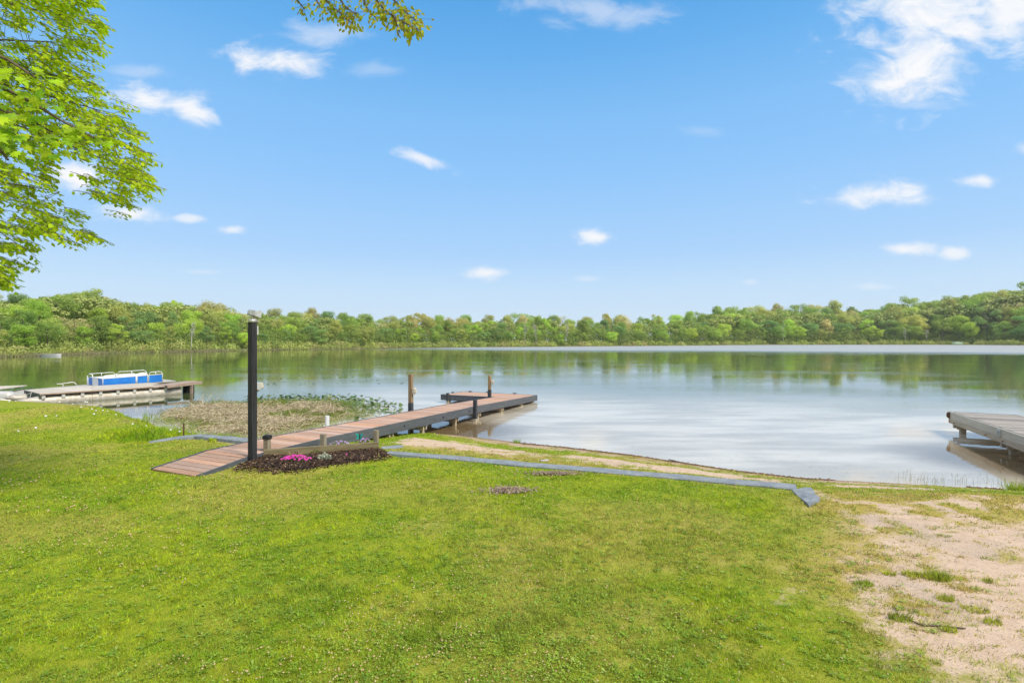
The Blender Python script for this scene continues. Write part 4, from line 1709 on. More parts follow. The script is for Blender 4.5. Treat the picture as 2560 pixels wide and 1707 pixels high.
# ------------------------------------------------------------------ old dock at the right
def old_dock():
    E2 = Vector((12.02, 13.95, 0))
    th = R(24)
    u = Vector((math.sin(th), math.cos(th), 0))
    nr = Vector((math.cos(th), -math.sin(th), 0))
    zt = .545
    W2, Ln = 1.38, 6.2
    t = thing('old_dock', 'weathered grey wooden dock with pale rim boards at the right edge', 'dock', tuple(E2 + Vector((0, 0, zt))), 0)

    def q_(s, off, z):
        p = E2 - u * s + nr * off
        p.z = z
        return p
    mb = MB()
    mb.box((W2 - .10, .131, .035), bev=.005)
    me = mb.mesh('board', [M['olddeck']])
    r = random.Random(9)
    s = .09
    rot = Matrix((nr, u, Vector((0, 0, 1)))).transposed().to_4x4()
    while s < Ln:
        o = link('board', me, t)
        place(o, t, Matrix.Translation(q_(s, W2 / 2 + .02, zt - .012 + r.uniform(-.003, .002))) @ rot @ Matrix.Rotation(r.uniform(-.006, .006), 4, 'Z'))
        s += .146
    for off in (.0, W2):
        local_beam_obj('rim_board', q_(Ln, off, zt - .085), q_(-.02, off, zt - .085), .045, .19, M['rimboard'], t)
        local_beam_obj('beam', q_(Ln, off + .006, zt - .18 - .062), q_(-.01, off + .006, zt - .18 - .062), .06, .12, M['oldbeam'], t)
    local_beam_obj('rim_board', q_(-.0, .03, zt - .085), q_(-.0, W2 - .03, zt - .085), .04, .17, M['oldbeam'], t)
    for s in (.16, 2.9, 5.2):
        local_beam_obj('cross_beam', q_(s, .03, zt - .36), q_(s, W2 - .03, zt - .36), .09, .11, M['oldbeam'], t)
        local_beam_obj('cross_beam', q_(s + .2, .05, zt - .36), q_(s + .2, W2 - .05, zt - .36), .05, .13, M['legwood'], t)
        for off in (.20, W2 - .2):
            mb = MB()
            mb.box((.12, .12, 1.1), bev=.008)
            o = build('leg', mb, M['legwood'], t)
            place(o, t, Matrix.Translation(q_(s + .09, off, zt - .42 - .55)) @ rot)
    for s in (.05, 3.0):
        mb = MB()
        mb.box((.03, .12, .16), (-.015, 0, 0), bev=.006)
        mb.box((.03, .05, .10), (-.04, 0, 0), bev=.004)
        mb.tube([(-.05, 0, -.05), (-.05, 0, .06)], .015, 6)
        o = build('bracket', mb, M['rust'] if s < 1 else M['greybox'], t)
        place(o, t, Matrix.Translation(q_(s, -.022, zt - .09)) @ rot)
    for s in (.1, .42, 2.3, 3.15, 4.3):
        mb = MB()
        mb.tube([(-.001, 0, 0), (-.02, 0, 0)], .014, 8)
        o = build('bolt', mb, M['rust'], t)
        place(o, t, Matrix.Translation(q_(s, -.026, zt - .245)) @ rot)


old_dock()

# ------------------------------------------------------------------ pontoon raft, boat and old landing at the left
HD = R(36)
PU = Vector((math.sin(HD), math.cos(HD), 0))        # along the raft, away from us
PW = Vector((-math.cos(HD), math.sin(HD), 0))       # across, to the far side
RA = on(99, 19.75, 0)                                # near left corner of the raft deck


def rloc(s, w, z, pitch=0.0, s0=0.0):
    p = RA + PU * s + PW * w
    p.z = z + (s - s0) * pitch
    return p


def pontoon(parent, s0, s1, w, zc, r, mat, nose=.7, base=None, pitch=0.0):
    pts, rs = [], []
    for f, k, dz_ in ((0, .12, .2), (.25, .45, .12), (.6, .8, .04), (1.0, 1.0, 0)):
        pts.append(rloc(s0 - nose + f * nose, w, zc + dz_ * r * 2, pitch))
        rs.append(r * k)
    n = 6
    for i in range(1, n + 1):
        pts.append(rloc(s0 + (s1 - s0) * i / n, w, zc, pitch))
        rs.append(r)
    pts.append(rloc(s1 + .05, w, zc, pitch))
    rs.append(r * .86)
    q = MB()
    q.tube(pts, rs, 18)
    o = build('pontoon', q, mat, parent, True)
    o.matrix_local = parent_inv(parent)
    return o


def raft():
    t = thing('pontoon_raft', 'long grey-decked pontoon raft with silver float lying along the left bank', 'raft', tuple(rloc(0, 0, 0)), 0)
    zt = .445
    L_ = 4.5
    wd = 2.5
    # plywood panels of the deck
    npan = 5
    for i in range(npan):
        a = rloc(i * L_ / npan + .004, wd / 2, zt - .02)
        b = rloc((i + 1) * L_ / npan - .004, wd / 2, zt - .02 + .003 * (i % 2))
        local_beam_obj('deck_panel', a, b, wd, .03, M['raftdeck'], t, .003)
    local_beam_obj('edge_board', rloc(0, -.012, zt - .045), rloc(L_, -.012, zt - .045), .022, .05, M['rottenwood'], t)
    local_beam_obj('end_beam', rloc(.03, 0, zt - .105), rloc(.03, wd, zt - .105), .05, .13, paint('dark_green_beam', (.05, .07, .055), (.12, .14, .11), .8), t)
    for i in range(8):
        s = .12 + i * .60
        local_beam_obj('cross_member', rloc(s, .05, zt - .075), rloc(s, wd - .05, zt - .075), .05, .07, M['rottenwood'], t)
        if i % 1 == 0:
            for w in (.30,):
                q = MB()
                q.box((.11, .05, .16), bev=.006)
                o = build('bracket', q, M['alu'], t)
                place(o, t, Matrix.Translation(rloc(s, .0 + .04, zt - .16)) @ Matrix.Rotation(math.pi / 2 - HD, 4, 'Z'))
    pontoon(t, .35, 4.95, .27, .09, .25, M['alustain'], .95)
    pontoon(t, .35, 4.8, wd - .3, .09, .25, M['alustain'], .95)
    q = MB()
    q.tube([rloc(-.25, 1.35, .2), rloc(0, 1.25, .41), rloc(-.1, 1.0, .18)], .012, 5)
    o = build('brace', q, M['greybox'], t)
    o.matrix_local = parent_inv(t)


raft()


def raft2():
    p0 = on(-60, 20.6, 0)
    t = thing('pontoon_raft', 'second raft float poking in at the left edge beside the long raft', 'raft', (p0.x, p0.y, 0), 0)
    q = MB()
    a, b = on(-120, 20.9, .16), on(28, 21.2, .16)
    q.tube([a, a.lerp(b, .8), b, b + (b - a).normalized() * .12], [.24, .24, .23, .12], 16)
    o = build('pontoon', q, M['alu'], t, True)
    o.matrix_local = parent_inv(t)
    a, b = on(-120, 21.6, .42), on(33, 22.2, .45)
    local_beam_obj('deck_panel', a, b, 1.9, .04, M['raftdeck'], t)


raft2()


def boat():
    pitch = .036
    w0 = 2.62
    t = thing('pontoon_boat', 'pontoon boat with blue side panels and white rails behind the raft', 'boat', tuple(rloc(3, w0, .1)), 0)
    s0, s1 = -.4, 5.7
    zb = .40

    def Pq(s, w, z):
        return rloc(s, w0 + w, z + zb - .1, pitch, 2.9)
    a, b = Pq(s0, 1.15, .03), Pq(s1, 1.15, .03)
    local_beam_obj('deck', a, b, 2.3, .05, M['rimboard'], t)
    for w in (.3, 2.0):
        q = MB()
        pts = [Pq(s0 - .6, w, -.12), Pq(s0 - .2, w, -.2), Pq(s0 + .3, w, -.24), Pq(s1 - .2, w, -.24), Pq(s1 + .2, w, -.22)]
        q.tube(pts, [.03, .15, .23, .23, .15], 16)
        o = build('pontoon', q, M['alu'], t, True)
        o.matrix_local = parent_inv(t)
    # blue side panels with their white frames, near side and far side
    seg = []
    F0, F1, F2, F3 = 3.10, 4.88, 5.60, 6.55
    # solve s on the near side for the photo columns
    def s_for(px, w):
        k = (px - CX) / F
        base = RA + PW * (w0 + w)
        return (k * base.y - base.x) / (PU.x - k * PU.y)
    f = [s_for(p, 0) for p in (257, 340, 343, 369, 372, 406)]
    hgt, rail = .36, .58
    def panel(sa, sb, w, mat, nm='side_panel'):
        q = MB()
        a = Pq(sa, w, .06)
        b = Pq(sb, w, .06)
        up = Vector((0, 0, hgt))
        th_ = PW * .03
        q.add([a, b, b + up, a + up, a + th_, b + th_, b + th_ + up, a + th_ + up],
              [(0, 1, 2, 3), (7, 6, 5, 4), (0, 4, 5, 1), (3, 2, 6, 7), (0, 3, 7, 4), (1, 5, 6, 2)])
        o = build(nm, q, mat, t)
        o.matrix_local = parent_inv(t)
        return o

    def frame(pts, nm='rail'):
        q = MB()
        q.tube(pts, .017, 7)
        o = build(nm, q, M['whiterail'], t, True)
        o.matrix_local = parent_inv(t)
        return o
    for sa, sb in ((f[0], f[1]), (f[2], f[3]), (f[4], f[5])):
        panel(sa + .02, sb - .02, 0.0, M['bluepanel'])
        # curved top rail over each panel
        r_ = .12
        frame([Pq(sa, 0, .04), Pq(sa, 0, rail - r_), Pq(sa + r_ * .4, 0, rail - .02), Pq(sa + r_, 0, rail), Pq(sb - r_, 0, rail),
               Pq(sb - r_ * .4, 0, rail - .02), Pq(sb, 0, rail - r_), Pq(sb, 0, .04)])
        frame([Pq(sa, 0, hgt + .08), Pq(sb, 0, hgt + .08)], 'panel_trim')
        frame([Pq((sa + sb) / 2, 0, hgt + .08), Pq((sa + sb) / 2, 0, rail)], 'rail_upright')
    # far side
    wf = 2.05
    g = [s_for(p, wf) for p in (218, 288, 291, 366)]
    for sa, sb in ((g[0], g[1]), (g[2], g[3])):
        panel(sa, sb, wf, M['white'], 'inner_panel')
        frame([Pq(sa, wf, .04), Pq(sa, wf, rail - .1), Pq(sa + .1, wf, rail), Pq(sb - .1, wf, rail), Pq(sb, wf, rail - .1), Pq(sb, wf, .04)])
        frame([Pq((sa + sb) / 2, wf, hgt + .08), Pq((sa + sb) / 2, wf, rail)], 'rail_upright')
    # front end: two blue panels with a white gate between them
    sE = f[0]
    def epan(wa, wb, mat, nm, hh=hgt, off=0):
        q = MB()
        a, b = Pq(sE + off, wa, .06), Pq(sE + off, wb, .06)
        up = Vector((0, 0, hh))
        th_ = PU * .03
        q.add([a, b, b + up, a + up, a + th_, b + th_, b + th_ + up, a + th_ + up],
              [(3, 2, 1, 0), (4, 5, 6, 7), (0, 1, 5, 4), (3, 7, 6, 2), (0, 4, 7, 3), (1, 2, 6, 5)])
        o = build(nm, q, mat, t)
        o.matrix_local = parent_inv(t)
    epan(.03, .66, M['bluepanel'], 'end_panel')
    epan(.68, 1.42, M['white'], 'gate', hgt + .04, -.01)
    epan(1.44, 2.03, M['bluepanel'], 'end_panel')
    frame([Pq(sE, .66, hgt), Pq(sE, .66, .04)], 'rail')
    frame([Pq(sE, 1.43, .04), Pq(sE, 1.43, rail - .1), Pq(sE, 1.55, rail), Pq(sE, 2.05, rail)], 'rail')
    frame([Pq(sE, 0, hgt + .08), Pq(sE, .66, hgt + .08)], 'panel_trim')
    # low loose rail on the bow
    sl = [s_for(p, 1.6) for p in (149, 187)]
    frame([Pq(sl[0] - .1, 1.6, .26), Pq(sl[0] + .1, 1.6, .24), Pq(sl[0] + .15, 1.6, .04)], 'bow_rail')
    frame([Pq(sl[0] + .1, 1.6, .25), Pq(sl[1] - .1, 1.6, .28), Pq(sl[1], 1.6, .24), Pq(sl[1] + .08, 1.6, .12)], 'bow_rail')


boat()


def landing():
    a, b = on(418, 23.1, .44), on(505, 24.6, .505)
    t = thing('wooden_landing', 'rotten brown wooden landing at the right end of the pontoon raft', 'landing', tuple(on(460, 24, 0)), 0)
    d = (b - a)
    d.z = 0
    d.normalize()
    w = Vector((-d.y, d.x, 0))
    for k in range(5):
        off = w * (.1 + k * .205)
        local_beam_obj('plank', a + off + Vector((0, 0, .0)), b + off * 1.02 - d * (.02 * (k % 3)), .19, .035, M['rottenwood'], t)
    local_beam_obj('side_beam', a + Vector((0, 0, -.06)), b + Vector((0, 0, -.06)), .05, .10, M['rottenwood'], t)
    for f, off in ((.70, .03), (.92, .9), (.15, .9)):
        p = a.lerp(b, f) + w * off
        q = MB()
        q.box((.10, .10, 1.2), bev=.01)
        o = build('leg', q, M['rottenwood'], t)
        place(o, t, Matrix.Translation((p.x, p.y, -.2)))
    q = MB()
    p = a.lerp(b, .78) + w * .45
    q.tube([(p.x, p.y, -.15), (p.x, p.y, -.1), (p.x, p.y, .33), (p.x, p.y, .36)], [.22, .24, .24, .2], 18)
    o = build('float_drum', q, M['blackplastic'], t, True)
    o.matrix_local = parent_inv(t)


landing()

# ------------------------------------------------------------------ grass
GM = {
    'lawn': None
}


def grassmat():
    t = NT('lawn_blades')
    p = t.pos()
    r = t.attr('rnd')
    y = t.attr('yel')
    mid = t.noise(p, 1.7, 5, .62)
    g = t.mix(t.ramp(mid, .42, .58), (.22, .42, .006), (.47, .60, .008))
    yel = t.mix(t.ramp(mid, .36, .64), (.56, .50, .08), (.60, .45, .17))
    c = t.mix(y, g, yel)
    c = t.mix(t.ramp(r, .72, 1.0, 0, .8, False), c, (.56, .54, .09))
    c = t.mix(t.ramp(r, .0, .12, .7, 0, False), c, (.52, .38, .18))
    hv = t.n('ShaderNodeHueSaturation')
    t.L.new(t.math('MULTIPLY', t.ramp(t.math('FRACT', t.math('MULTIPLY', r, 9.1)), 0, 1, .62, 1.3, False), t.ramp(t.noise(p, 11, 4, .7), .32, .62, .52, 1.16)), hv.inputs['Value'])
    t.L.new(c, hv.inputs['Color'])
    t.final(hv.outputs[0], .55, None, .25)
    tr = t.n('ShaderNodeBsdfTranslucent')
    t.L.new(hv.outputs[0], tr.inputs[0])
    ms = t.n('ShaderNodeMixShader')
    ms.inputs[0].default_value = .35
    t.L.new(t.b.outputs[0], ms.inputs[1])
    t.L.new(tr.outputs[0], ms.inputs[2])
    t.L.new(ms.outputs[0], t.out.inputs[0])
    return t.mat


GRASS = grassmat()
TALL = [at(x, y, .38) for x, y in ((270, 1098), (300, 1070), (380, 1055), (430, 1060), (470, 1068), (520, 1072), (600, 1088), (575, 1094), (500, 1082), (478, 1083), (420, 1094), (370, 1102))]


SLAB = [at(px, py, .45) for px, py in ((1975, 1222), (2028, 1217), (2054, 1247), (2024, 1262))]


def footprint(x, y):
    """1 where a dock or the ramp or the bed stands"""
    x = np.asarray(x)
    y = np.asarray(y)
    ex, ey = E.x - x, E.y - y
    s = ex * U.x + ey * U.y
    o = ex * NR.x + ey * NR.y
    ramp = (s < 14.24) & (s > 11) & (o > -.02) & (o < DW + .02)
    mul = poly_in(x + .12 * (fbm(x * 5, y * 5, 8) - .5), y + .12 * (fbm(x * 5, y * 5, 3) - .5), MULCH, .1) > .5
    sl = poly_in(x, y, SLAB, .05) > .3
    return ramp | mul | sl


def blades(name, n, d_lo, d_hi, az, hfun, wscale, seed, dens_pow=1.0, mat=None, region=None, lean=.7, per=1):
    r = np.random.default_rng(seed)
    u = r.random(n)
    # radial density falls off with distance
    d = d_lo * (d_hi / d_lo) ** u if dens_pow == 1 else d_lo + (d_hi - d_lo) * u
    a = r.uniform(-az, az, n)
    x, y = d * np.sin(a), d * np.cos(a)
    if region is not None:
        lo, hi = region
        x = r.uniform(lo[0], hi[0], n)
        y = r.uniform(lo[1], hi[1], n)
        d = np.hypot(x, y)
    z = terrain(x, y)
    sd = lake_sd(x, y)
    sand = sand_mask(x, y)
    s2 = sand + (fbm(x * 3.1, y * 3.1, 91) - .5) * .8
    keep = (sd > .03 + (x > -1.6) * (.10 + .5 * (fbm(x * 2.2, y * 2.2, 93) - .3))) & (s2 < .55 + .25 * (r.random(n) - .5)) & ~footprint(x, y) & (y < 22.5)
    clump = fbm(x * 6, y * 6, 41)
    keep &= (r.random(n) > .6 * np.clip((1.5 - sd) / 1.2, 0, 1) * (x > -2))
    keep &= (clump + r.uniform(-.25, .25, n)) > .33 + .25 * sand
    return x[keep], y[keep], z[keep], d[keep], sand[keep], clump[keep]


def blade_mesh(x, y, z, h, w, lean, r, name, mat, yel):
    n = len(x)
    an = r.uniform(0, 6.28, n)
    la = r.uniform(0, 6.28, n)
    ll = np.abs(r.normal(0, lean, n)) + .15
    tip = np.stack([x + np.cos(la) * ll * h, y + np.sin(la) * ll * h, z + h], 1)
    A = np.stack([x - np.cos(an) * w, y - np.sin(an) * w, z - .006], 1)
    B = np.stack([x + np.cos(an) * w, y + np.sin(an) * w, z - .006], 1)
    me = np_mesh(name, np.stack([A, B, tip], 1).reshape(-1, 3), 3, [mat], {'rnd': r.random(n), 'yel': yel})
    return me


def lawn():
    r = np.random.default_rng(77)
    x, y, z, d, s, cl = blades('g', 1150000, 2.0, 23, .92, None, 1, 5)
    tall = poly_in(x, y, TALL, .6)
    edge = np.clip(1 - lake_sd(x, y) / .8, 0, 1) * (x < -3)
    big = fbm(x * .8, y * .8, 61)
    h = r.uniform(.008, .026, len(x)) * (1 + .5 * (cl - .4)) * (.7 + .7 * big) * (1 - .35 * s)
    h = h * (1 + 5 * np.clip(fbm(x * 3.4, y * 3.4, 62) - .58, 0, .2))
    h = h + tall * r.uniform(.04, .24, len(x)) + edge * r.uniform(0, .10, len(x))
    w = .0019 * np.maximum(1, d / 3.2) * r.uniform(.7, 1.4, len(x)) + tall * .001
    yel = np.clip(yellow_mask(x, y) - tall * 1.2 - edge * .5 + r.normal(0, .14, len(x)) + s * .25 + .5 * (x > -2) * np.clip(1.4 - lake_sd(x, y), 0, 1), 0, 1)
    o = link('grass', blade_mesh(x, y, z, h, w, .8, r, 'grass', GRASS, yel))
    tag(o, kind='stuff')
    # broad little leaves among the blades (clover, violet, plantain)
    x, y, z, d, s, cl = blades('c', 220000, 2.0, 14, .92, None, 1, 6)
    pick = (fbm(x * 1.3, y * 1.3, 71) + r.uniform(-.15, .15, len(x))) > .5
    x, y, z, d, s = x[pick], y[pick], z[pick], d[pick], s[pick]
    n = len(x)
    an = r.uniform(0, 6.28, n)
    sz = r.uniform(.003, .0085, n) * np.maximum(1, d / 5)
    nrm = np.stack([r.normal(0, .35, n), r.normal(0, .35, n), np.ones(n)], 1)
    a = np.stack([np.cos(an), np.sin(an), np.zeros(n)], 1)
    b = np.cross(nrm, a)
    a = np.cross(b, nrm)
    a /= np.linalg.norm(a, axis=1)[:, None]
    b /= np.linalg.norm(b, axis=1)[:, None]
    P = np.stack([x, y, z + r.uniform(.006, .026, n)], 1)
    S = sz[:, None]
    V = np.stack([P - a * S, P - b * S * .8, P + a * S, P + b * S * .8], 1).reshape(-1, 3)
    cm = leafmat('clover_leaves', [(.18, .33, .02), (.28, .42, .03), (.40, .46, .10)], .25, 'rnd', 3, .25)
    tag(link('lawn_weeds', np_mesh('lawn_weeds', V, 4, [cm], {'rnd': r.random(n)})), kind='stuff')
    # larger plantain and dandelion leaves lying flat near the camera
    x, y, z, d, s, cl = blades('p', 5200, 2.0, 7, .92, None, 1, 16)
    n = len(x)
    q = r.integers(3, 6, n)
    vs, rn = [], []
    for i in range(n):
        a0 = r.uniform(0, 6.28)
        for j in range(q[i]):
            a = a0 + j * 6.28 / q[i] + r.normal(0, .3)
            L_, w_ = r.uniform(.018, .045), r.uniform(.004, .010)
            c0 = np.array([x[i], y[i], z[i] + .008])
            dr = np.array([math.cos(a), math.sin(a), r.uniform(.1, .6)])
            sd_ = np.array([-math.sin(a), math.cos(a), 0])
            vs += [c0, c0 + dr * L_ * .55 + sd_ * w_, c0 + dr * L_ * np.array([1, 1, .6]), c0 + dr * L_ * .55 - sd_ * w_]
            rn.append(r.random())
    tag(link('flat_weeds', np_mesh('flat_weeds', np.array(vs), 4, [leafmat('flat_weed_leaves', [(.17, .31, .02), (.28, .40, .04), (.38, .45, .11)], .25, 'rnd', 3, .25)],
                                   {'rnd': np.array(rn)})), kind='stuff')
    # fallen pinkish-tan tree seeds and bud scales scattered on the turf
    n = 6500
    u = r.random(n)
    d = 2.0 * (11 / 2.0) ** u
    a = np.where(r.random(n) < .65, r.uniform(-.9, .1, n), r.uniform(-.9, .8, n))
    x, y = d * np.sin(a), d * np.cos(a)
    cl = fbm(x * 1.1, y * 1.1, 101)
    k = (sand_mask(x, y) < .5) & ~footprint(x, y) & (lake_sd(x, y) > .1) & (cl > .42)
    x, y, d = x[k], y[k], d[k]
    z = terrain(x, y) + r.uniform(.016, .03, len(x))
    q = MB()
    oct_v = [Vector(v) for v in ((1, 0, 0), (-1, 0, 0), (0, 1, 0), (0, -1, 0), (0, 0, 1), (0, 0, -1))]
    oct_f = [(0, 2, 4), (2, 1, 4), (1, 3, 4), (3, 0, 4), (2, 0, 5), (1, 2, 5), (3, 1, 5), (0, 3, 5)]
    for i in range(len(x)):
        s = random.uniform(.0035, .0095) * max(1, d[i] / 5)
        e = random.uniform(.6, 1.1)
        q.add([Vector((x[i] + v.x * s * e, y[i] + v.y * s, z[i] + v.z * s * .8)) for v in oct_v], oct_f)
    o = build('fallen_seeds', q, leafmat('seed_tan', [(.58, .40, .20), (.62, .48, .26)], .2, None, 9, .15))
    tag(o, kind='stuff')
    # grit and pebbles on the bare drive and beach
    n = 16000
    d = 2.2 * (12 / 2.2) ** r.random(n)
    a = r.uniform(-.1, .95, n)
    x, y = d * np.sin(a), d * np.cos(a)
    k = (sand_mask(x, y) > .45) & (lake_sd(x, y) > 0)
    x, y, d = x[k], y[k], d[k]
    z = terrain(x, y) + .001
    s = r.uniform(.0015, .0055, len(x)) * np.maximum(1, d / 5) * (1 + 1.2 * (r.random(len(x)) > .97))
    vs = np.zeros((len(x), 8, 3, 3))
    for fi, f in enumerate(oct_f):
        for k2, vi in enumerate(f):
            v = oct_v[vi]
            vs[:, fi, k2, 0] = x + v.x * s
            vs[:, fi, k2, 1] = y + v.y * s * .8
            vs[:, fi, k2, 2] = z + v.z * s * .5
    t = NT('grit')
    c = t.mix(t.ramp(t.attr('rnd'), 0, 1, 0, 1, False), (.16, .13, .11), (.56, .43, .34))
    t.final(c, .9, None, .2)
    me = np_mesh('grit', vs.reshape(-1, 3), 3, [t.mat], {'rnd': np.repeat(r.random(len(x)), 8)})
    tag(link('grit', me), kind='stuff')


lawn()


def tuft(name, label, px, py, z, rad, h, n, seed, mat=None, group=None, yel=0.2, wid=.0035, cat='grass tuft'):
    r = np.random.default_rng(seed)
    p = at(px, py, z)
    a = r.uniform(0, 6.28, n)
    rad = rad * .65
    rd = np.sqrt(r.random(n)) * rad
    x, y = p.x + np.cos(a) * rd * 1.4, p.y + np.sin(a) * rd
    zz = np.maximum(terrain(x, y), -.03)
    me = blade_mesh(x - p.x, y - p.y, zz - p.z, r.uniform(.35, 1.0, n) * h, np.full(n, wid) * r.uniform(.7, 1.3, n), .5, r, name, mat or GRASS,
                    np.clip(r.normal(yel, .15, n), 0, 1))
    o = link(name, me, None, tuple(p))
    return tag(o, label, cat, group)


tufts = [(2344, 1450, .52, .11, .085, 420, 'rounded bright green grass tuft alone on the sandy drive'),
         (2282, 1440, .52, .09, .05, 260, 'low grey-green weed tuft just left of the round tuft on the drive'),
         (2365, 1508, .52, .07, .06, 160, 'small grass tuft below the round tuft on the sand'),
         (2225, 1438, .52, .06, .045, 120, 'little green tuft at the lawn side of the sandy drive'),
         (2160, 1466, .52, .09, .05, 180, 'flat green tuft where lawn meets sand'),
         (2435, 1530, .54, .10, .045, 150, 'low yellowish tuft in the middle of the sand at right'),
         (2375, 1583, .55, .05, .06, 90, 'small tuft growing through the thin stick on the sand'),
         (2470, 1464, .50, .06, .04, 90, 'tiny green tuft on open sand right of the round tuft'),
         (2480, 1565, .54, .07, .05, 110, 'small green tuft on the sand near the right edge'),
         (2250, 1550, .55, .09, .06, 170, 'green tuft at the left end of the thin stick'),
         (1292, 1104, .05, .10, .14, 120, 'spiky grass tuft at the water line of the beach'),
         (2545, 1228, .06, .22, .20, 360, 'bright green reed tuft at the water line by the old dock'),
         (2020, 1246, .34, .10, .06, 160, 'green tuft against the concrete slab'),
         (2076, 1241, .33, .09, .05, 160, 'bright green tuft right of the concrete slab')]
for i, (px, py, z, rad, h, n, lab) in enumerate(tufts):
    tuft('grass_tuft', lab, px, py, z, rad, h, n, 300 + i, yel=.35 if i not in (10, 11) else .0)
tuft('reed_tuft', 'dark upright blades standing in the water left of the dead reeds', 365, 1046, .0, .22, .36, 26, 330, yel=0, wid=.010, cat='reeds')
tuft('leafy_weed', 'bright green weed growing beside the concrete edge left of the ramp', 531, 1098, .42, .09, .10, 90, 331, yel=0, wid=.012, cat='weed')

# sparse upright stems in the shallows at the right
def sparse_stems():
    r = np.random.default_rng(44)
    n = 130
    px = r.uniform(2230, 2620, n)
    py = np.interp(px, [2230, 2560], [1206, 1222]) - np.abs(r.normal(0, 9, n))
    q = MB()
    for a, b in zip(px, py):
        p = at(a, b, 0)
        h = r.uniform(.03, .17)
        q.tube([(p.x, p.y, -.05), (p.x + r.normal(0, .012), p.y, h * .6), (p.x + r.normal(0, .04), p.y, h)], [.0022, .0018, .001], 3, cap=False)
    o = build('water_stems', q, paint('thin_stems', (.16, .17, .05), (.30, .27, .12), .8))
    tag(o, kind='stuff')


sparse_stems()

def sand_weeds():
    r = np.random.default_rng(88)
    X_, Y_, Z_, H_, S_l, W_ = [], [], [], [], [], []
    cand = 0
    while cand < 420:
        d = 3.0 * (9 / 3.0) ** r.random()
        a = r.uniform(.2, .95)
        x, y = d * math.sin(a), d * math.cos(a)
        sm = sand_mask(np.array([x]), np.array([y]))[0]
        if sm < .35 or lake_sd(np.array([x]), np.array([y]))[0] < .3:
            continue
        cand += 1
        k = int(r.integers(6, 40))
        rad = r.uniform(.012, .05)
        st = r.uniform(1, 2.5)
        xx = x + r.normal(0, rad, k) * st
        yy = y + r.normal(0, rad, k) * .6
        X_.append(xx)
        Y_.append(yy)
        H_.append(r.uniform(.008, .03, k))
        S_l.append(np.full(k, r.uniform(.1, 1)))
    x, y, h, yl = map(np.concatenate, (X_, Y_, H_, S_l))
    z = terrain(x, y)
    o = link('sand_weeds', blade_mesh(x, y, z, h, np.full(len(x), .0032), .9, r, 'sand_weeds', GRASS, yl))
    tag(o, kind='stuff')


sand_weeds()

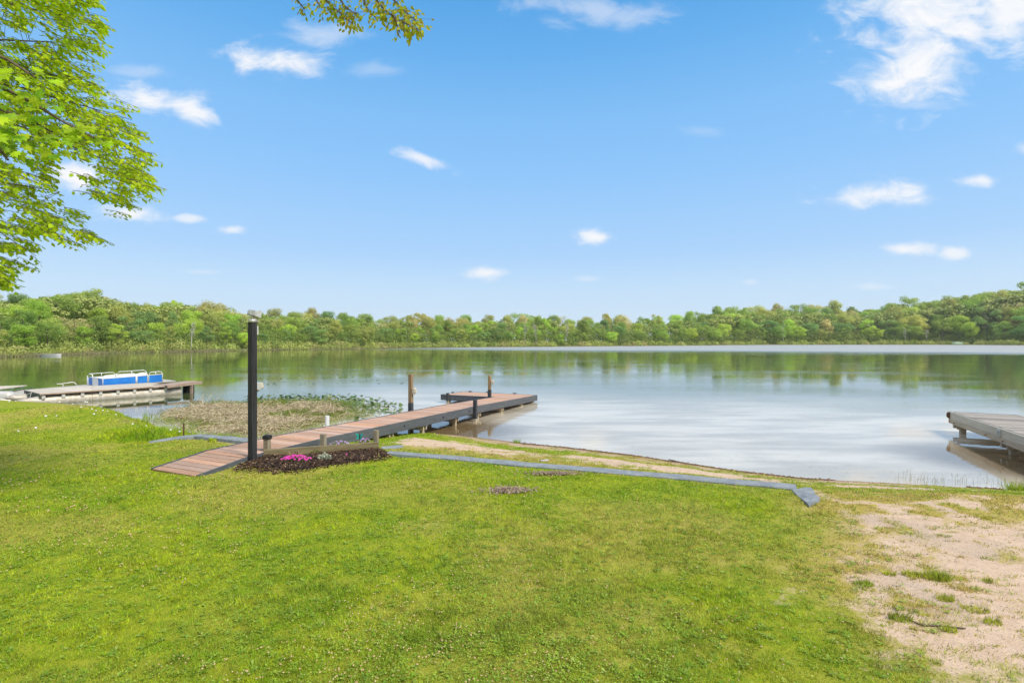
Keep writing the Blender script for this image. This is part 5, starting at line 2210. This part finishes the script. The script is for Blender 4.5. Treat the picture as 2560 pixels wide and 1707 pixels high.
# dead reed mat and lily leaves
def reeds():
    r = np.random.default_rng(66)
    q = MB()
    inner = [at(x, y, .05) for x, y in ((402, 1046), (440, 1030), (500, 1014), (600, 1010), (720, 1006), (850, 1020), (880, 1036), (800, 1056), (700, 1078),
                                        (640, 1090), (560, 1086), (500, 1072), (440, 1058))]
    n = 0
    while n < 1700:
        x = r.uniform(-13, -3)
        y = r.uniform(10, 20)
        if poly_in(np.array([x + 1.1 * (fbm(x * .9, y * .9, 13) - .5)]), np.array([y + 1.6 * (fbm(x * .9, y * .9, 14) - .5)]), inner, .5)[0] < r.random() or fbm(x * .8, y * 1.3, 19) < .40 + .1 * r.random():
            continue
        g = max(tz(x, y), 0)
        a = r.normal(.2, .9)
        ln = r.uniform(.25, .9)
        hh = abs(r.normal(0, .07)) + .02
        if r.random() < .05:
            hh = r.uniform(.15, .45)
        pts = []
        cv = r.normal(0, .5)
        for k in range(5):
            f = k / 4
            aa = a + cv * (f - .5)
            pts.append((x + math.cos(aa) * ln * (f - .5), y + math.sin(aa) * ln * (f - .5), g + .015 + r.uniform(0, .09) + hh * math.sin(math.pi * f)))
        q.tube(pts, [.0045, .0065, .0065, .005, .002], 3, cap=False)
        n += 1
    t = NT('dead_reeds')
    c = t.mix(t.ramp(t.noise(t.pos(), 7, 4, .7), .35, .65), (.30, .23, .14), (.64, .54, .37))
    t.final(c, .85, None, .2)
    o = build('dead_reed_mat', q, t.mat)
    tag(o, kind='stuff')
    # crumpled dead leaves and green shoots between the stems
    n = 26000
    x = r.uniform(-13, -3, n * 3)
    y = r.uniform(9.5, 21, n * 3)
    k = poly_in(x + 1.1 * (fbm(x * .9, y * .9, 13) - .5), y + 1.6 * (fbm(x * .9, y * .9, 14) - .5), MARSH, .9) > r.random(n * 3) * .9 + .1 * 0
    x, y = x[k][:n], y[k][:n]
    n = len(x)
    z = np.maximum(terrain(x, y), 0) + r.uniform(.0, .06, n)
    green = fbm(x * 1.0, y * 1.0, 15) + r.normal(0, .1, n)
    front = np.clip((13.2 - y) / 2, 0, 1) * .25 + (x < -8.5) * 0
    isg = green + front > .35
    h = np.where(isg, r.uniform(.03, .15, n), r.uniform(.005, .03, n))
    w = np.where(isg, .006, .013)
    me = blade_mesh(x, y, z, h, w, 1.2, r, 'marsh_growth',
                    leafmat('marsh_leaves', [(.20, .27, .05), (.26, .30, .07), (.3, .3, .1)], .3, 'rnd', 3, .25), np.zeros(n))
    sel = np.where(isg)[0]
    dead = np.where(~isg)[0]
    bpy.data.meshes.remove(me)
    gm = leafmat('marsh_leaves', [(.17, .25, .04), (.25, .31, .06), (.3, .3, .1)], .3, 'rnd', 3, .25)
    dm = leafmat('dead_leaves', [(.17, .13, .07), (.34, .27, .16), (.48, .40, .25)], .1, 'rnd', 3, .3)
    o = link('marsh_grass', blade_mesh(x[sel], y[sel], z[sel], h[sel], w[sel], .8, r, 'marsh_grass', gm, np.zeros(len(sel))))
    tag(o, kind='stuff')
    o = link('leaf_litter', blade_mesh(x[dead], y[dead], z[dead], h[dead], w[dead], 1.6, r, 'leaf_litter', dm, np.zeros(len(dead))))
    tag(o, kind='stuff')

    # lily leaves: notched ovals, some flat on the water, some standing on stalks
    def lily_mesh(seed, stand):
        rr = random.Random(seed)
        mb = MB()
        n_ = 12
        pts = []
        for k in range(n_):
            a = .35 + (2 * math.pi - .7) * k / (n_ - 1)
            rad = 1 + .08 * math.sin(3 * a + seed)
            pts.append(Vector((math.cos(a) * rad * 1.15, math.sin(a) * rad * .85, .12 * abs(math.sin(a)) * rad + (.05 * math.sin(2 * a + seed)))))
        c = Vector((0, 0, 0))
        mb.add([c] + pts, [(0, k, k + 1) for k in range(1, n_)])
        return mb
    lm = leafmat('lily_leaves', [(.055, .13, .025), (.10, .20, .03), (.14, .24, .05)], .2, None, 2, .3, .35)
    dk = leafmat('lily_leaves_old', [(.12, .13, .06), (.2, .2, .1), (.1, .16, .05)], .1, None, 2, .3, .3)
    meshes = []
    for i in range(5):
        me = lily_mesh(i, True).mesh('lily_leaf', [lm if i < 4 else dk], True)
        meshes.append(me)
    stalk = MB()
    stalk.tube([(0, 0, 0), (.01, 0, -.3)], .005, 4)
    sme = stalk.mesh('stalk', [M['stem']])
    placed = 0
    zone = [at(x, y, 0) for x, y in ((600, 1003), (660, 994), (760, 990), (860, 992), (960, 1004), (1010, 1020), (985, 1032), (930, 1042), (890, 1050), (850, 1030), (760, 1012), (680, 1006))]
    stuffv = MB()
    while placed < 900:
        x = r.uniform(-12, -2)
        y = r.uniform(13, 24)
        if poly_in(np.array([x]), np.array([y]), zone, .6)[0] < r.random():
            continue
        mi = int(r.integers(5))
        sc = r.uniform(.035, .085)
        hz = .008 + (r.random() < .45) * r.uniform(.02, .15)
        rz = r.uniform(0, 6.28)
        tl = (r.normal(0, .12), r.normal(0, .12)) if hz < .02 else (r.normal(.2, .45), r.normal(0, .45))
        if placed < 110 and sc > .055:
            t = thing('lily_leaf', 'green water lily leaf in the shallows between reed mat and dock', 'lily leaf', (x, y, hz), rz, 'lily leaves between the dead reeds and the dock')
            o = link('leaf_blade', meshes[mi], t)
            o.scale = (sc, sc, sc)
            o.rotation_euler = (tl[0], tl[1], 0)
            if hz > .02:
                link('stalk', sme, t)
        else:
            rot = Matrix.Rotation(rz, 4, 'Z') @ Matrix.Rotation(tl[0], 4, 'X') @ Matrix.Rotation(tl[1], 4, 'Y')
            me = meshes[mi]
            mw = Matrix.Translation((x, y, hz)) @ rot @ Matrix.Scale(sc, 4)
            stuffv.add([mw @ v.co for v in me.vertices], [tuple(p.vertices) for p in me.polygons])
        placed += 1
    # small floating leaves far out at left
    for _ in range(260):
        w = r.random()
        if w < .35:
            p = at(r.uniform(-20, 80), r.uniform(966, 976), .005)
        elif w < .8:
            p = at(r.uniform(660, 1010), r.uniform(918, 962), .005)
        else:
            p = at(r.uniform(0, 640), r.uniform(917, 926), .005)
        mw = Matrix.Translation(p) @ Matrix.Rotation(r.uniform(0, 6.28), 4, 'Z') @ Matrix.Scale(r.uniform(.05, .12), 4)
        me = meshes[int(r.integers(5))]
        stuffv.add([mw @ v.co for v in me.vertices], [tuple(pp.vertices) for pp in me.polygons])
    o = build('floating_leaves', stuffv, leafmat('floating_leaf_mix', [(.12, .2, .05), (.2, .25, .08)], .15, None, 2, .2, .35))
    tag(o, kind='stuff')
    # leaf debris on the shallow water beside the dock and the beach
    q = MB()
    for _ in range(420):
        if r.random() < .55:
            p = at(r.normal(1190, 45), 1066 + r.normal(0, 9), .004)
        else:
            p = at(r.uniform(1250, 2500), 0, .004) if False else at(*(lambda a: (a, float(np.interp(a, [1200, 1600, 2100, 2560], [1085, 1130, 1190, 1205])) - abs(r.normal(0, 24))))(r.uniform(1230, 2500)), .004)
        if lake_sd(np.array([p.x]), np.array([p.y]))[0] > -.05:
            continue
        s = r.uniform(.006, .02)
        a = r.uniform(0, 6.28)
        mw = Matrix.Translation(p) @ Matrix.Rotation(a, 4, 'Z')
        q.add([mw @ Vector(v) for v in ((-s, 0, 0), (0, -s * .6, .004), (s, 0, .002), (0, s * .6, .004))], [(0, 1, 2, 3)])
    t = NT('floating_debris')
    c = t.mix(t.ramp(t.noise(t.pos(), 23, 3, .7), .42, .58), (.09, .06, .035), (.5, .40, .26))
    t.final(c, .8, None, .3)
    tag(build('floating_debris', q, t.mat), kind='stuff')


reeds()

# wave-washed wrack along the beach
def wrack():
    r = np.random.default_rng(21)
    q = MB()
    px = np.concatenate([r.uniform(1300, 2080, 900), r.uniform(2420, 2500, 90)])
    for a in px:
        b = float(np.interp(a, [1300, 1400, 1578, 1700, 1850, 2014, 2100, 2240, 2560], [1108, 1118, 1139, 1157, 1180, 1199, 1202, 1209, 1226])) + r.normal(0, 1.3)
        p = at(a, b, .02)
        z = tz(p.x, p.y) + .006
        an = r.normal(.0, .6) - .45
        ln = r.uniform(.01, .07)
        w = r.uniform(.002, .006)
        d = Vector((math.cos(an), math.sin(an), r.normal(0, .15))) * ln
        s = Vector((-math.sin(an), math.cos(an), .2)) * w
        c = Vector((p.x, p.y, z))
        q.add([c - d - s, c + d - s, c + d + s + Vector((0, 0, .008)), c - d + s + Vector((0, 0, .008))], [(0, 1, 2, 3)])
    tag(build('wrack_line', q, paint('wrack_brown', (.12, .065, .04), (.26, .15, .10), .9, 30)), kind='stuff')


wrack()

# purple-leaved weed patches in the lawn
for i, (px, py, rx, ry, lab) in enumerate(((1275, 1238, .36, .18, 'purple-brown leafy weed patch in the lawn, the larger and nearer one'),
                                           (1384, 1189, .42, .13, 'purple-brown leafy weed patch close to the concrete edge'))):
    r = np.random.default_rng(900 + i)
    p = at(px, py, .40)
    n = 1300
    a = r.uniform(0, 6.28, n)
    rd = np.abs(r.normal(0, .5, n))
    x, y = p.x + np.cos(a) * rd * rx, p.y + np.sin(a) * rd * ry
    P = np.stack([x, y, terrain(x, y) + r.uniform(.015, .045, n)], 1) - np.array(p)
    nrm = r.normal(size=(n, 3)) * .6 + np.array([0, -.3, 1])
    aa = np.cross(nrm, r.normal(size=(n, 3)))
    aa /= np.linalg.norm(aa, axis=1)[:, None]
    bb = np.cross(nrm, aa)
    bb /= np.linalg.norm(bb, axis=1)[:, None]
    s = r.uniform(.008, .019, n)[:, None]
    me = np_mesh('purple_weeds', np.stack([P - aa * s, P - bb * s, P + aa * s, P + bb * s], 1).reshape(-1, 3), 4,
                 [leafmat('purple_weed_leaves', [(.26, .18, .14), (.40, .30, .25), (.28, .28, .10)], .15, 'rnd', 12, .25)], {'rnd': r.random(n)})
    tag(link('purple_weeds', me, None, tuple(p)), lab, 'weeds')

# dandelion seed heads
def dandelions():
    spots = [(22, 1004), (38, 1001), (46, 1086), (91, 1082), (115, 1050), (148, 1009), (182, 1010), (204, 1019), (213, 1008), (217, 1004), (229, 1026),
             (241, 1029), (257, 1029), (268, 1030), (290, 1034), (333, 1053), (345, 1060), (356, 1059), (364, 1054), (372, 1054), (428, 1082),
             (450, 1085), (474, 1058), (236, 1041), (140, 1045)]
    st = MB()
    st.tube([(0, 0, 0), (.01, 0, .08), (.012, 0, .15)], .0028, 4)
    sme = st.mesh('stem', [M['stem']])
    hd = MB()
    vs, fs = [], []
    n1, n2 = 6, 8
    for i in range(n1 + 1):
        for k in range(n2):
            a, b = math.pi * i / n1, 2 * math.pi * k / n2
            rr_ = .024 * (1 + .12 * ((i * 3 + k * 5) % 3 - 1))
            vs.append(Vector((math.sin(a) * math.cos(b) * rr_ + .012, math.sin(a) * math.sin(b) * rr_, math.cos(a) * rr_ + .155)))
    for i in range(n1):
        for k in range(n2):
            fs.append((i * n2 + k, (i + 1) * n2 + k, (i + 1) * n2 + (k + 1) % n2, i * n2 + (k + 1) % n2))
    hd.add(vs, fs)
    hme = hd.mesh('seed_head', [M['fluff']])
    proto = None
    spots.sort()
    place_ = ['leftmost', 'second', 'third', 'fourth', 'fifth', 'sixth', 'seventh', 'eighth', 'ninth', 'tenth', 'eleventh', 'twelfth', 'thirteenth',
              'fourteenth', 'fifteenth', 'sixteenth', 'seventeenth', 'eighteenth', 'nineteenth', 'twentieth', 'twenty-first', 'twenty-second',
              'twenty-third', 'twenty-fourth', 'rightmost']
    for i, (px, py) in enumerate(spots):
        p = at(px, py + 6, .33)
        if lake_sd(np.array([p.x]), np.array([p.y]))[0] < .05:
            p = at(px, py + 12, .33)
        g = tz(p.x, p.y)
        if proto is None:
            proto = t = thing('dandelion', 'white dandelion seed head standing in the grass on the left bank', 'dandelion', (0, 0, 0), 0, 'dandelion clocks on the left bank')
            link('stem', sme, t)
            link('seed_head', hme, t)
        else:
            t = copy_tree(proto)
        t['label'] = (f'{place_[i]} white dandelion clock in the grass of the left bank' if i in (0, 24) else
                      f'white dandelion clock in the left bank grass, {place_[i]} counted from the left')
        t.location = (p.x, p.y, g)
        t.rotation_euler = (0, 0, i * 1.3)
        s = random.uniform(.75, 1.1)
        t.scale = (s, s, s * random.uniform(.7, 1.1))


dandelions()


def sticks():
    q = MB()
    pts = [at(x, y, .53) for x, y in ((2272, 1561), (2290, 1571), (2306, 1577), (2335, 1579), (2365, 1580), (2390, 1584), (2414, 1586))]
    pts = [Vector((p.x, p.y, tz(p.x, p.y) + .008)) for p in pts]
    q.tube(pts, [.003, .005, .006, .006, .005, .007, .004], 6)
    o = build('twig', q, M['twig'])
    tag(o, 'thin crooked dark stick lying on the sand at lower right', 'twig')
    q = MB()
    pts = [at(x, y, .5) for x, y in ((935, 1392), (952, 1376), (965, 1360))]
    pts = [Vector((p.x, p.y, tz(p.x, p.y) + .03)) for p in pts]
    q.tube(pts, [.001, .002, .0015], 4)
    tag(build('twig', q, M['twig']), 'tiny dry twig lying in the lawn near its middle', 'twig')
    q = MB()
    pts = [at(x, y, .05) for x, y in ((1672, 1149), (1684, 1152), (1698, 1155))]
    pts = [Vector((p.x, p.y, .06)) for p in pts]
    q.tube(pts, [.008, .012, .006], 5)
    tag(build('driftwood', q, M['twig']), 'small dark driftwood piece at the beach water line', 'driftwood')
    q = MB()
    p = at(1361, 1153, .33)
    g = tz(p.x, p.y)
    q.box((.16, .07, .03), (p.x, p.y, g + .015), Matrix.Rotation(.5, 3, 'Z'), bev=.01)
    tag(build('flat_stone', q, paint('pale_stone', (.4, .36, .33), (.5, .46, .43), .8)), 'small pale flat stone in the grass beyond the concrete edge', 'stone')
    q = MB()
    q.tube([on(232, 17.3, .25), on(231, 17.3, .62), on(230.5, 17.28, .93)], [.006, .005, .002], 4)
    q.tube([on(231, 17.3, .62), on(226, 17.3, .78)], [.004, .0015], 4)
    tag(build('dry_stalk', q, M['rust']), 'tall rusty dry weed stalk on the left bank before the raft', 'dry stalk')


sticks()

# ------------------------------------------------------------------ overhanging tree at the left
def leaf_poly(kind):
    if kind == 'maple':
        pr = [(0, -.05), (.18, .02), (.45, -.12), (.40, .12), (.62, .30), (.34, .38), (.38, .62), (.16, .58), (0, 1.0)]
    else:
        pr = [(0, 0), (.22, .22), (.30, .48), (.20, .75), (0, 1.0)]
    return pr


def overhang():
    r = random.Random(17)
    # outline of the leafy mass, in photo pixels
    k = 500 / 1089
    OUT = [(x * k, y * k) for x, y in ((-400, -500), (500, -500), (560, 0), (560, 70), (610, 135), (560, 180), (590, 255), (530, 300), (560, 350), (575, 410), (540, 440),
                                       (640, 492), (580, 550), (760, 578), (700, 620), (760, 690), (830, 730), (800, 790), (860, 860), (830, 930), (895, 1005), (850, 1060),
                                       (800, 1090), (760, 1150), (715, 1150), (700, 1080), (620, 1090), (540, 1040), (510, 980), (520, 900), (420, 870), (400, 910), (340, 900),
                                       (330, 1000), (360, 1080), (430, 1135), (490, 1160), (470, 1240), (620, 1298), (460, 1320), (360, 1290), (250, 1330), (200, 1350),
                                       (225, 1430), (160, 1400), (150, 1455), (100, 1480), (100, 1540), (20, 1580), (-400, 1600))]
    HOLES = [((230, 170), 60, 40), ((140, 870), 45, 30), ((110, 1140), 70, 45), ((60, 1260), 35, 25), ((360, 150), 25, 20), ((390, 450), 18, 12), ((215, 380), 14, 10), ((240, 1080), 40, 30),
             ((330, 1120), 30, 22), ((180, 60), 30, 18)]

    def inside(x, y):
        return poly_in(np.array([x]), np.array([y]), OUT, 14)[0]

    t = thing('overhanging_tree', 'large leafy tree whose bright green branches hang in at the upper left', 'tree', (-8.6, 3.2, tz(-8.6, 3.2)))
    inv = parent_inv(t)

    def add(name, mb, mat, parent=t, smooth=False):
        o = build(name, mb, mat, parent, smooth)
        if parent is t:
            o.matrix_local = inv
        return o
    tr = MB()
    B = Vector((-8.6, 3.2, 0))
    tr.tube([B + Vector((0, 0, .3)), B + Vector((.05, .05, 1.2)), B + Vector((.1, .2, 3)), B + Vector((-.1, .4, 5)), B + Vector((0, .6, 7.5)), B + Vector((0, .7, 10))],
            [.34, .27, .22, .18, .12, .05], 10)
    add('trunk', tr, M['bark'], smooth=True)
    # main limbs end at these photo positions
    limbs = [((380, 385), 6.8), ((395, 455), 6.4), ((90, 640), 5.6), ((230, 110), 7.2), ((250, 60), 7.6), ((250, 220), 6.6), ((330, 300), 6.6), ((150, 480), 5.8)]
    lb = MB()
    paths = []
    for (px, py), dep in limbs:
        tip = on(px, dep, zat(py, dep))
        st = B + Vector((0, .5, r.uniform(3.2, 5.6)))
        mid = st.lerp(tip, .5) + Vector((0, 0, .35))
        m2 = st.lerp(tip, .78) + Vector((0, 0, .22))
        pts = [st, st.lerp(mid, .5) + Vector((0, 0, .08)), mid, m2, tip]
        paths.append(pts)
        lb.tube(pts, [.05, .035, .022, .012, .003], 6, cap=False)
    add('limbs', lb, M['twig'], smooth=True)

    def nearest(p):
        best, bd = None, 1e9
        for pts in paths:
            for i in range(len(pts) - 1):
                for f in (0, .33, .66, 1):
                    q = pts[i].lerp(pts[i + 1], f)
                    dd = (q - p).length
                    if dd < bd:
                        best, bd = q, dd
        return best
    tw = MB()
    lv = MB()
    rn = []

    def small_leaf(base, d, side, size, up):
        nrm = d.cross(side).normalized()
        fold = .25
        L0 = base
        tip = base + d * size
        a1 = base + d * size * .35 + side * size * .30 + nrm * size * fold * .3
        a2 = base + d * size * .72 + side * size * .20 + nrm * size * fold * .2
        b1 = base + d * size * .35 - side * size * .30 + nrm * size * fold * .3
        b2 = base + d * size * .72 - side * size * .20 + nrm * size * fold * .2
        lv.add([L0, a1, a2, tip, b2, b1], [(0, 1, 2, 3), (0, 3, 4, 5)])
        v_ = random.random()
        rn.extend([v_, v_])

    def twig(start, dirv, ln, nl, size):
        pts = [start]
        d = dirv.normalized()
        for i in range(4):
            d = (d + Vector((r.uniform(-.15, .15), r.uniform(-.15, .15), -.06 + r.uniform(-.12, .1)))).normalized()
            pts.append(pts[-1] + d * ln / 4)
        tw.tube(pts, [.0035, .003, .0025, .0018, .001], 3, cap=False)
        for i in range(nl):
            f = (i + .5) / nl * 3.99
            j = int(f)
            p = pts[j].lerp(pts[j + 1], f - j)
            sg = 1 if i % 2 else -1
            side = Vector((r.uniform(-.6, .6), sg * r.uniform(.3, 1), r.uniform(-.4, .3)))
            dd = (d * .6 + side + Vector((0, 0, -.35))).normalized()
            s2 = dd.cross(Vector((r.uniform(-.4, .4), r.uniform(-.4, .4), 1))).normalized()
            small_leaf(p + dd * .012, dd, s2, size * r.uniform(.65, 1.2), 1)
    # sprays: short twigs filling the outline, layered nearly level
    n = 0
    tries = 0
    while n < 2900 and tries < 60000:
        tries += 1
        px = r.uniform(-90, 420)
        py = r.uniform(-90, 735)
        m = inside(px, py)
        if m < .5:
            continue
        # horizontal layering
        layer = mnoise.noise(Vector((px / 95, py / 24, 3.1))) + mnoise.noise(Vector((px / 50, py / 60, 9)))
        if layer < -.12 and py > 10:
            continue
        if any(((px - hx * k) / (hw * k * 1.2)) ** 2 + ((py - hy * k) / (hh * k * 1.2)) ** 2 < 1 for (hx, hy), hw, hh in HOLES):
            continue
        dep = 6.3 + (py / 700) * -.4 + r.uniform(-.9, 1.6)
        p = on(px, dep, zat(py, dep))
        q = nearest(p)
        dirv = Vector((1, r.uniform(-.6, .6), r.uniform(-.35, .05)))
        ln = r.uniform(.16, .34)
        start = p - dirv.normalized() * ln
        twig(start, dirv, ln, r.randint(6, 9), .068)
        if n % 70 == 0 and (q - start).length < 1.0:
            mid = start.lerp(q, .5) + Vector((0, 0, -.03))
            tw.tube([start, mid, q], [.002, .003, .004], 3, cap=False)
        n += 1
    # drooping tips along the outline, so that its edge breaks into fingers
    tips = [(620, 140), (595, 188), (598, 258), (568, 345), (580, 412), (645, 495), (770, 578), (745, 662), (770, 690), (840, 730), (860, 832), (878, 872), (832, 970), (900, 1005), (865, 1062),
            (785, 1120), (720, 1160), (500, 1158), (478, 1190), (625, 1300), (460, 1322), (232, 1435), (160, 1452), (115, 1520), (110, 1555), (40, 1540), (580, 80), (575, 8), (540, 300)]
    for (x, y) in tips:
        px, py = x * k, y * k
        for j in range(3):
            dep = 6.3 + r.uniform(-.3, .8)
            p = on(px - j * 6, dep, zat(py + (j - 1) * 5 * (j > 0), dep))
            dirv = Vector((1, r.uniform(-.3, .3), r.uniform(-.32, .0)))
            twig(p - dirv.normalized() * .3, dirv, .3, 9, .058)
    add('twigs', tw, M['twig'])
    lm = leafmat('overhang_leaves', [(.32, .47, .012), (.50, .62, .015), (.52, .60, .03)], .5, 'rnd', 1.6, .28)
    me = lv.mesh('foliage', [lm])
    a = me.attributes.new('rnd', 'FLOAT', 'FACE')
    a.data.foreach_set('value', rn)
    o = link('foliage', me, t)
    o.matrix_local = inv
    o['kind'] = 'stuff'

    # branch tips that reach in at the top middle of the photo
    top = MB()
    lv2 = MB()
    tw2 = MB()
    t2 = thing('hanging_branch', 'leafy branch tips with brownish leaves reaching in at the top centre', 'branch', tuple(on(900, 5.6, 5.9)))
    inv2 = parent_inv(t2)
    rn2 = []
    def spray(pts_px, dep, nl, size):
        pts = [on(x, dep, zat(y, dep)) for x, y in pts_px]
        tw2.tube(pts, [.012 * (1 - i / len(pts)) + .002 for i in range(len(pts))], 5, cap=False)
        for i in range(nl):
            f = r.random() ** .8 * (len(pts) - 1.001)
            j = int(f)
            p = pts[j].lerp(pts[j + 1], f - j)
            off = Vector((r.gauss(0, .055), r.gauss(0, .06), r.gauss(-.02, .045)))
            q = p + off
            tw2.tube([p, q], [.0014, .0009], 3, cap=False)
            d = (Vector((off.x * 2, off.y, -.12)) + Vector((r.uniform(-.05, .05), 0, -.02))).normalized()
            s = d.cross(Vector((r.uniform(-.5, .5), 1, r.uniform(-.5, .5)))).normalized()
            nn = d.cross(s).normalized()
            sz = size * r.uniform(.7, 1.25)
            a1 = q + d * sz * .35 + s * sz * .27 + nn * sz * .08
            a2 = q + d * sz * .7 + s * sz * .18 + nn * sz * .05
            b1 = q + d * sz * .35 - s * sz * .27 + nn * sz * .08
            b2 = q + d * sz * .7 - s * sz * .18 + nn * sz * .05
            lv2.add([q, a1, a2, q + d * sz, b2, b1], [(0, 1, 2, 3), (0, 3, 4, 5)])
            v_ = r.random()
            rn2.extend([v_, v_])
    spray([(800, -80), (816, 2), (835, 22), (858, 38), (878, 58)], 5.6, 120, .055)
    spray([(845, -60), (850, -2), (862, 16), (880, 30), (898, 36)], 5.5, 60, .055)
    spray([(730, -40), (742, 0), (752, 12), (762, 24)], 5.7, 26, .05)
    spray([(780, -30), (790, 0), (798, 12), (803, 20)], 5.6, 26, .05)
    spray([(920, -50), (942, 2), (968, 32), (1005, 55), (1046, 74)], 5.4, 170, .058)
    spray([(975, -40), (985, 2), (1005, 22), (1025, 40), (1040, 52)], 5.5, 90, .058)
    spray([(905, -30), (912, 10), (922, 30), (945, 50)], 5.6, 36, .055)
    spray([(985, 40), (992, 62), (1000, 82)], 5.4, 18, .052)
    # the bough they grow from, above the picture
    tw2.tube([on(500, 5.2, 8.2), on(700, 5.4, 7.3), on(860, 5.5, 6.55), on(960, 5.5, 6.35)], [.06, .045, .03, .012], 6)
    o = build('twigs', tw2, M['twig'], t2)
    o.matrix_local = inv2
    lm2 = leafmat('hanging_leaves', [(.34, .40, .015), (.46, .47, .02), (.42, .30, .06)], .5, 'rnd', 3, .25)
    me = lv2.mesh('foliage', [lm2])
    a = me.attributes.new('rnd', 'FLOAT', 'FACE')
    a.data.foreach_set('value', rn2)
    o = link('foliage', me, t2)
    o.matrix_local = inv2
    o['kind'] = 'stuff'

    # nearer maple branch with big lobed leaves, each leaf its own part
    t3 = thing('maple_branch', 'near maple branch with large lobed yellow-green leaves at the left edge', 'maple branch', tuple(on(-260, 3.4, 3.4)))
    inv3 = parent_inv(t3)
    mp = leafmat('maple_leaves', [(.34, .54, .02), (.48, .62, .02), (.18, .36, .04)], .5, None, 4, .25)
    meshes = []
    for v in range(4):
        mb = MB()
        pr = leaf_poly('maple')
        rr = random.Random(v)
        right = [Vector((x * (1 + rr.uniform(-.08, .08)), y, -.10 * x * x - .10 * y * y * (v % 2) + .05 * math.sin(9 * x + v))) for x, y in pr]
        left = [Vector((-p.x, p.y, p.z)) for p in right]
        c = Vector((0, .3, .03))
        n_ = len(right)
        vs = right + left + [c]
        fs = [(i, i + 1, 2 * n_) for i in range(n_ - 1)] + [(n_ + i + 1, n_ + i, 2 * n_) for i in range(n_ - 1)]
        fs = [f for f in fs]
        mb.add(vs, fs)
        meshes.append(mb.mesh('leaf', [mp]))
    brs = [([(-260, 150), (-60, 190), (60, 245), (150, 300), (235, 345)], 3.6), ([(-260, 80), (-80, 110), (20, 150), (90, 195)], 3.4),
           ([(-260, 260), (-80, 290), (20, 330), (60, 350)], 3.5), ([(-240, 330), (-100, 350), (0, 375), (20, 400)], 3.4),
           ([(-260, 200), (-60, 250), (70, 300), (130, 330)], 3.7)]
    tb = MB()
    cnt = 0
    for pts_px, dep in brs:
        pts = [on(x, dep, zat(y, dep)) for x, y in pts_px]
        tb.tube(pts, [.016 * (1 - i / len(pts)) + .003 for i in range(len(pts))], 6, cap=False)
        for i in range(46):
            f = (r.random() ** .9) * (len(pts) - 1.001)
            j = int(f)
            p = pts[j].lerp(pts[j + 1], f - j)
            q = p + Vector((r.gauss(.02, .06), r.gauss(0, .10), r.gauss(-.01, .075)))
            tb.tube([p, p.lerp(q, .5) + Vector((0, 0, .01)), q], [.0016, .0012, .001], 3, cap=False)
            o = link('leaf', meshes[r.randrange(4)], t3)
            s = r.uniform(.055, .095)
            # leaf hangs: +y of the leaf points outward and down, face turned to the light
            d = Vector((r.uniform(-.2, 1), r.uniform(-.8, .5), r.uniform(-1.1, -.1))).normalized()
            nn = Vector((r.uniform(-.4, .4), -.5 + r.uniform(-.5, .4), 1.0))
            xx = d.cross(nn).normalized()
            zz = xx.cross(d)
            mw = Matrix.Translation(q) @ Matrix((xx, d, zz)).transposed().to_4x4() @ Matrix.Scale(s, 4)
            o.matrix_local = inv3 @ mw
            cnt += 1
    o = build('twigs', tb, M['twig'], t3)
    o.matrix_local = inv3


overhang()


# ------------------------------------------------------------------ the air over the lake
def haze():
    q = MB()
    q.box((1700, 980, 62), (0, 410, 28))
    m = bpy.data.materials.new('haze')
    m.use_nodes = True
    nt = m.node_tree
    nt.nodes.clear()
    o = nt.nodes.new('ShaderNodeOutputMaterial')
    v = nt.nodes.new('ShaderNodeVolumePrincipled')
    v.inputs['Color'].default_value = (.9, .92, .9, 1)
    v.inputs['Density'].default_value = .0002
    v.inputs['Anisotropy'].default_value = .2
    nt.links.new(v.outputs[0], o.inputs['Volume'])
    ob = build('haze', q, m)
    tag(ob, kind='stuff')
    scene.cycles.volume_bounces = 0


haze()
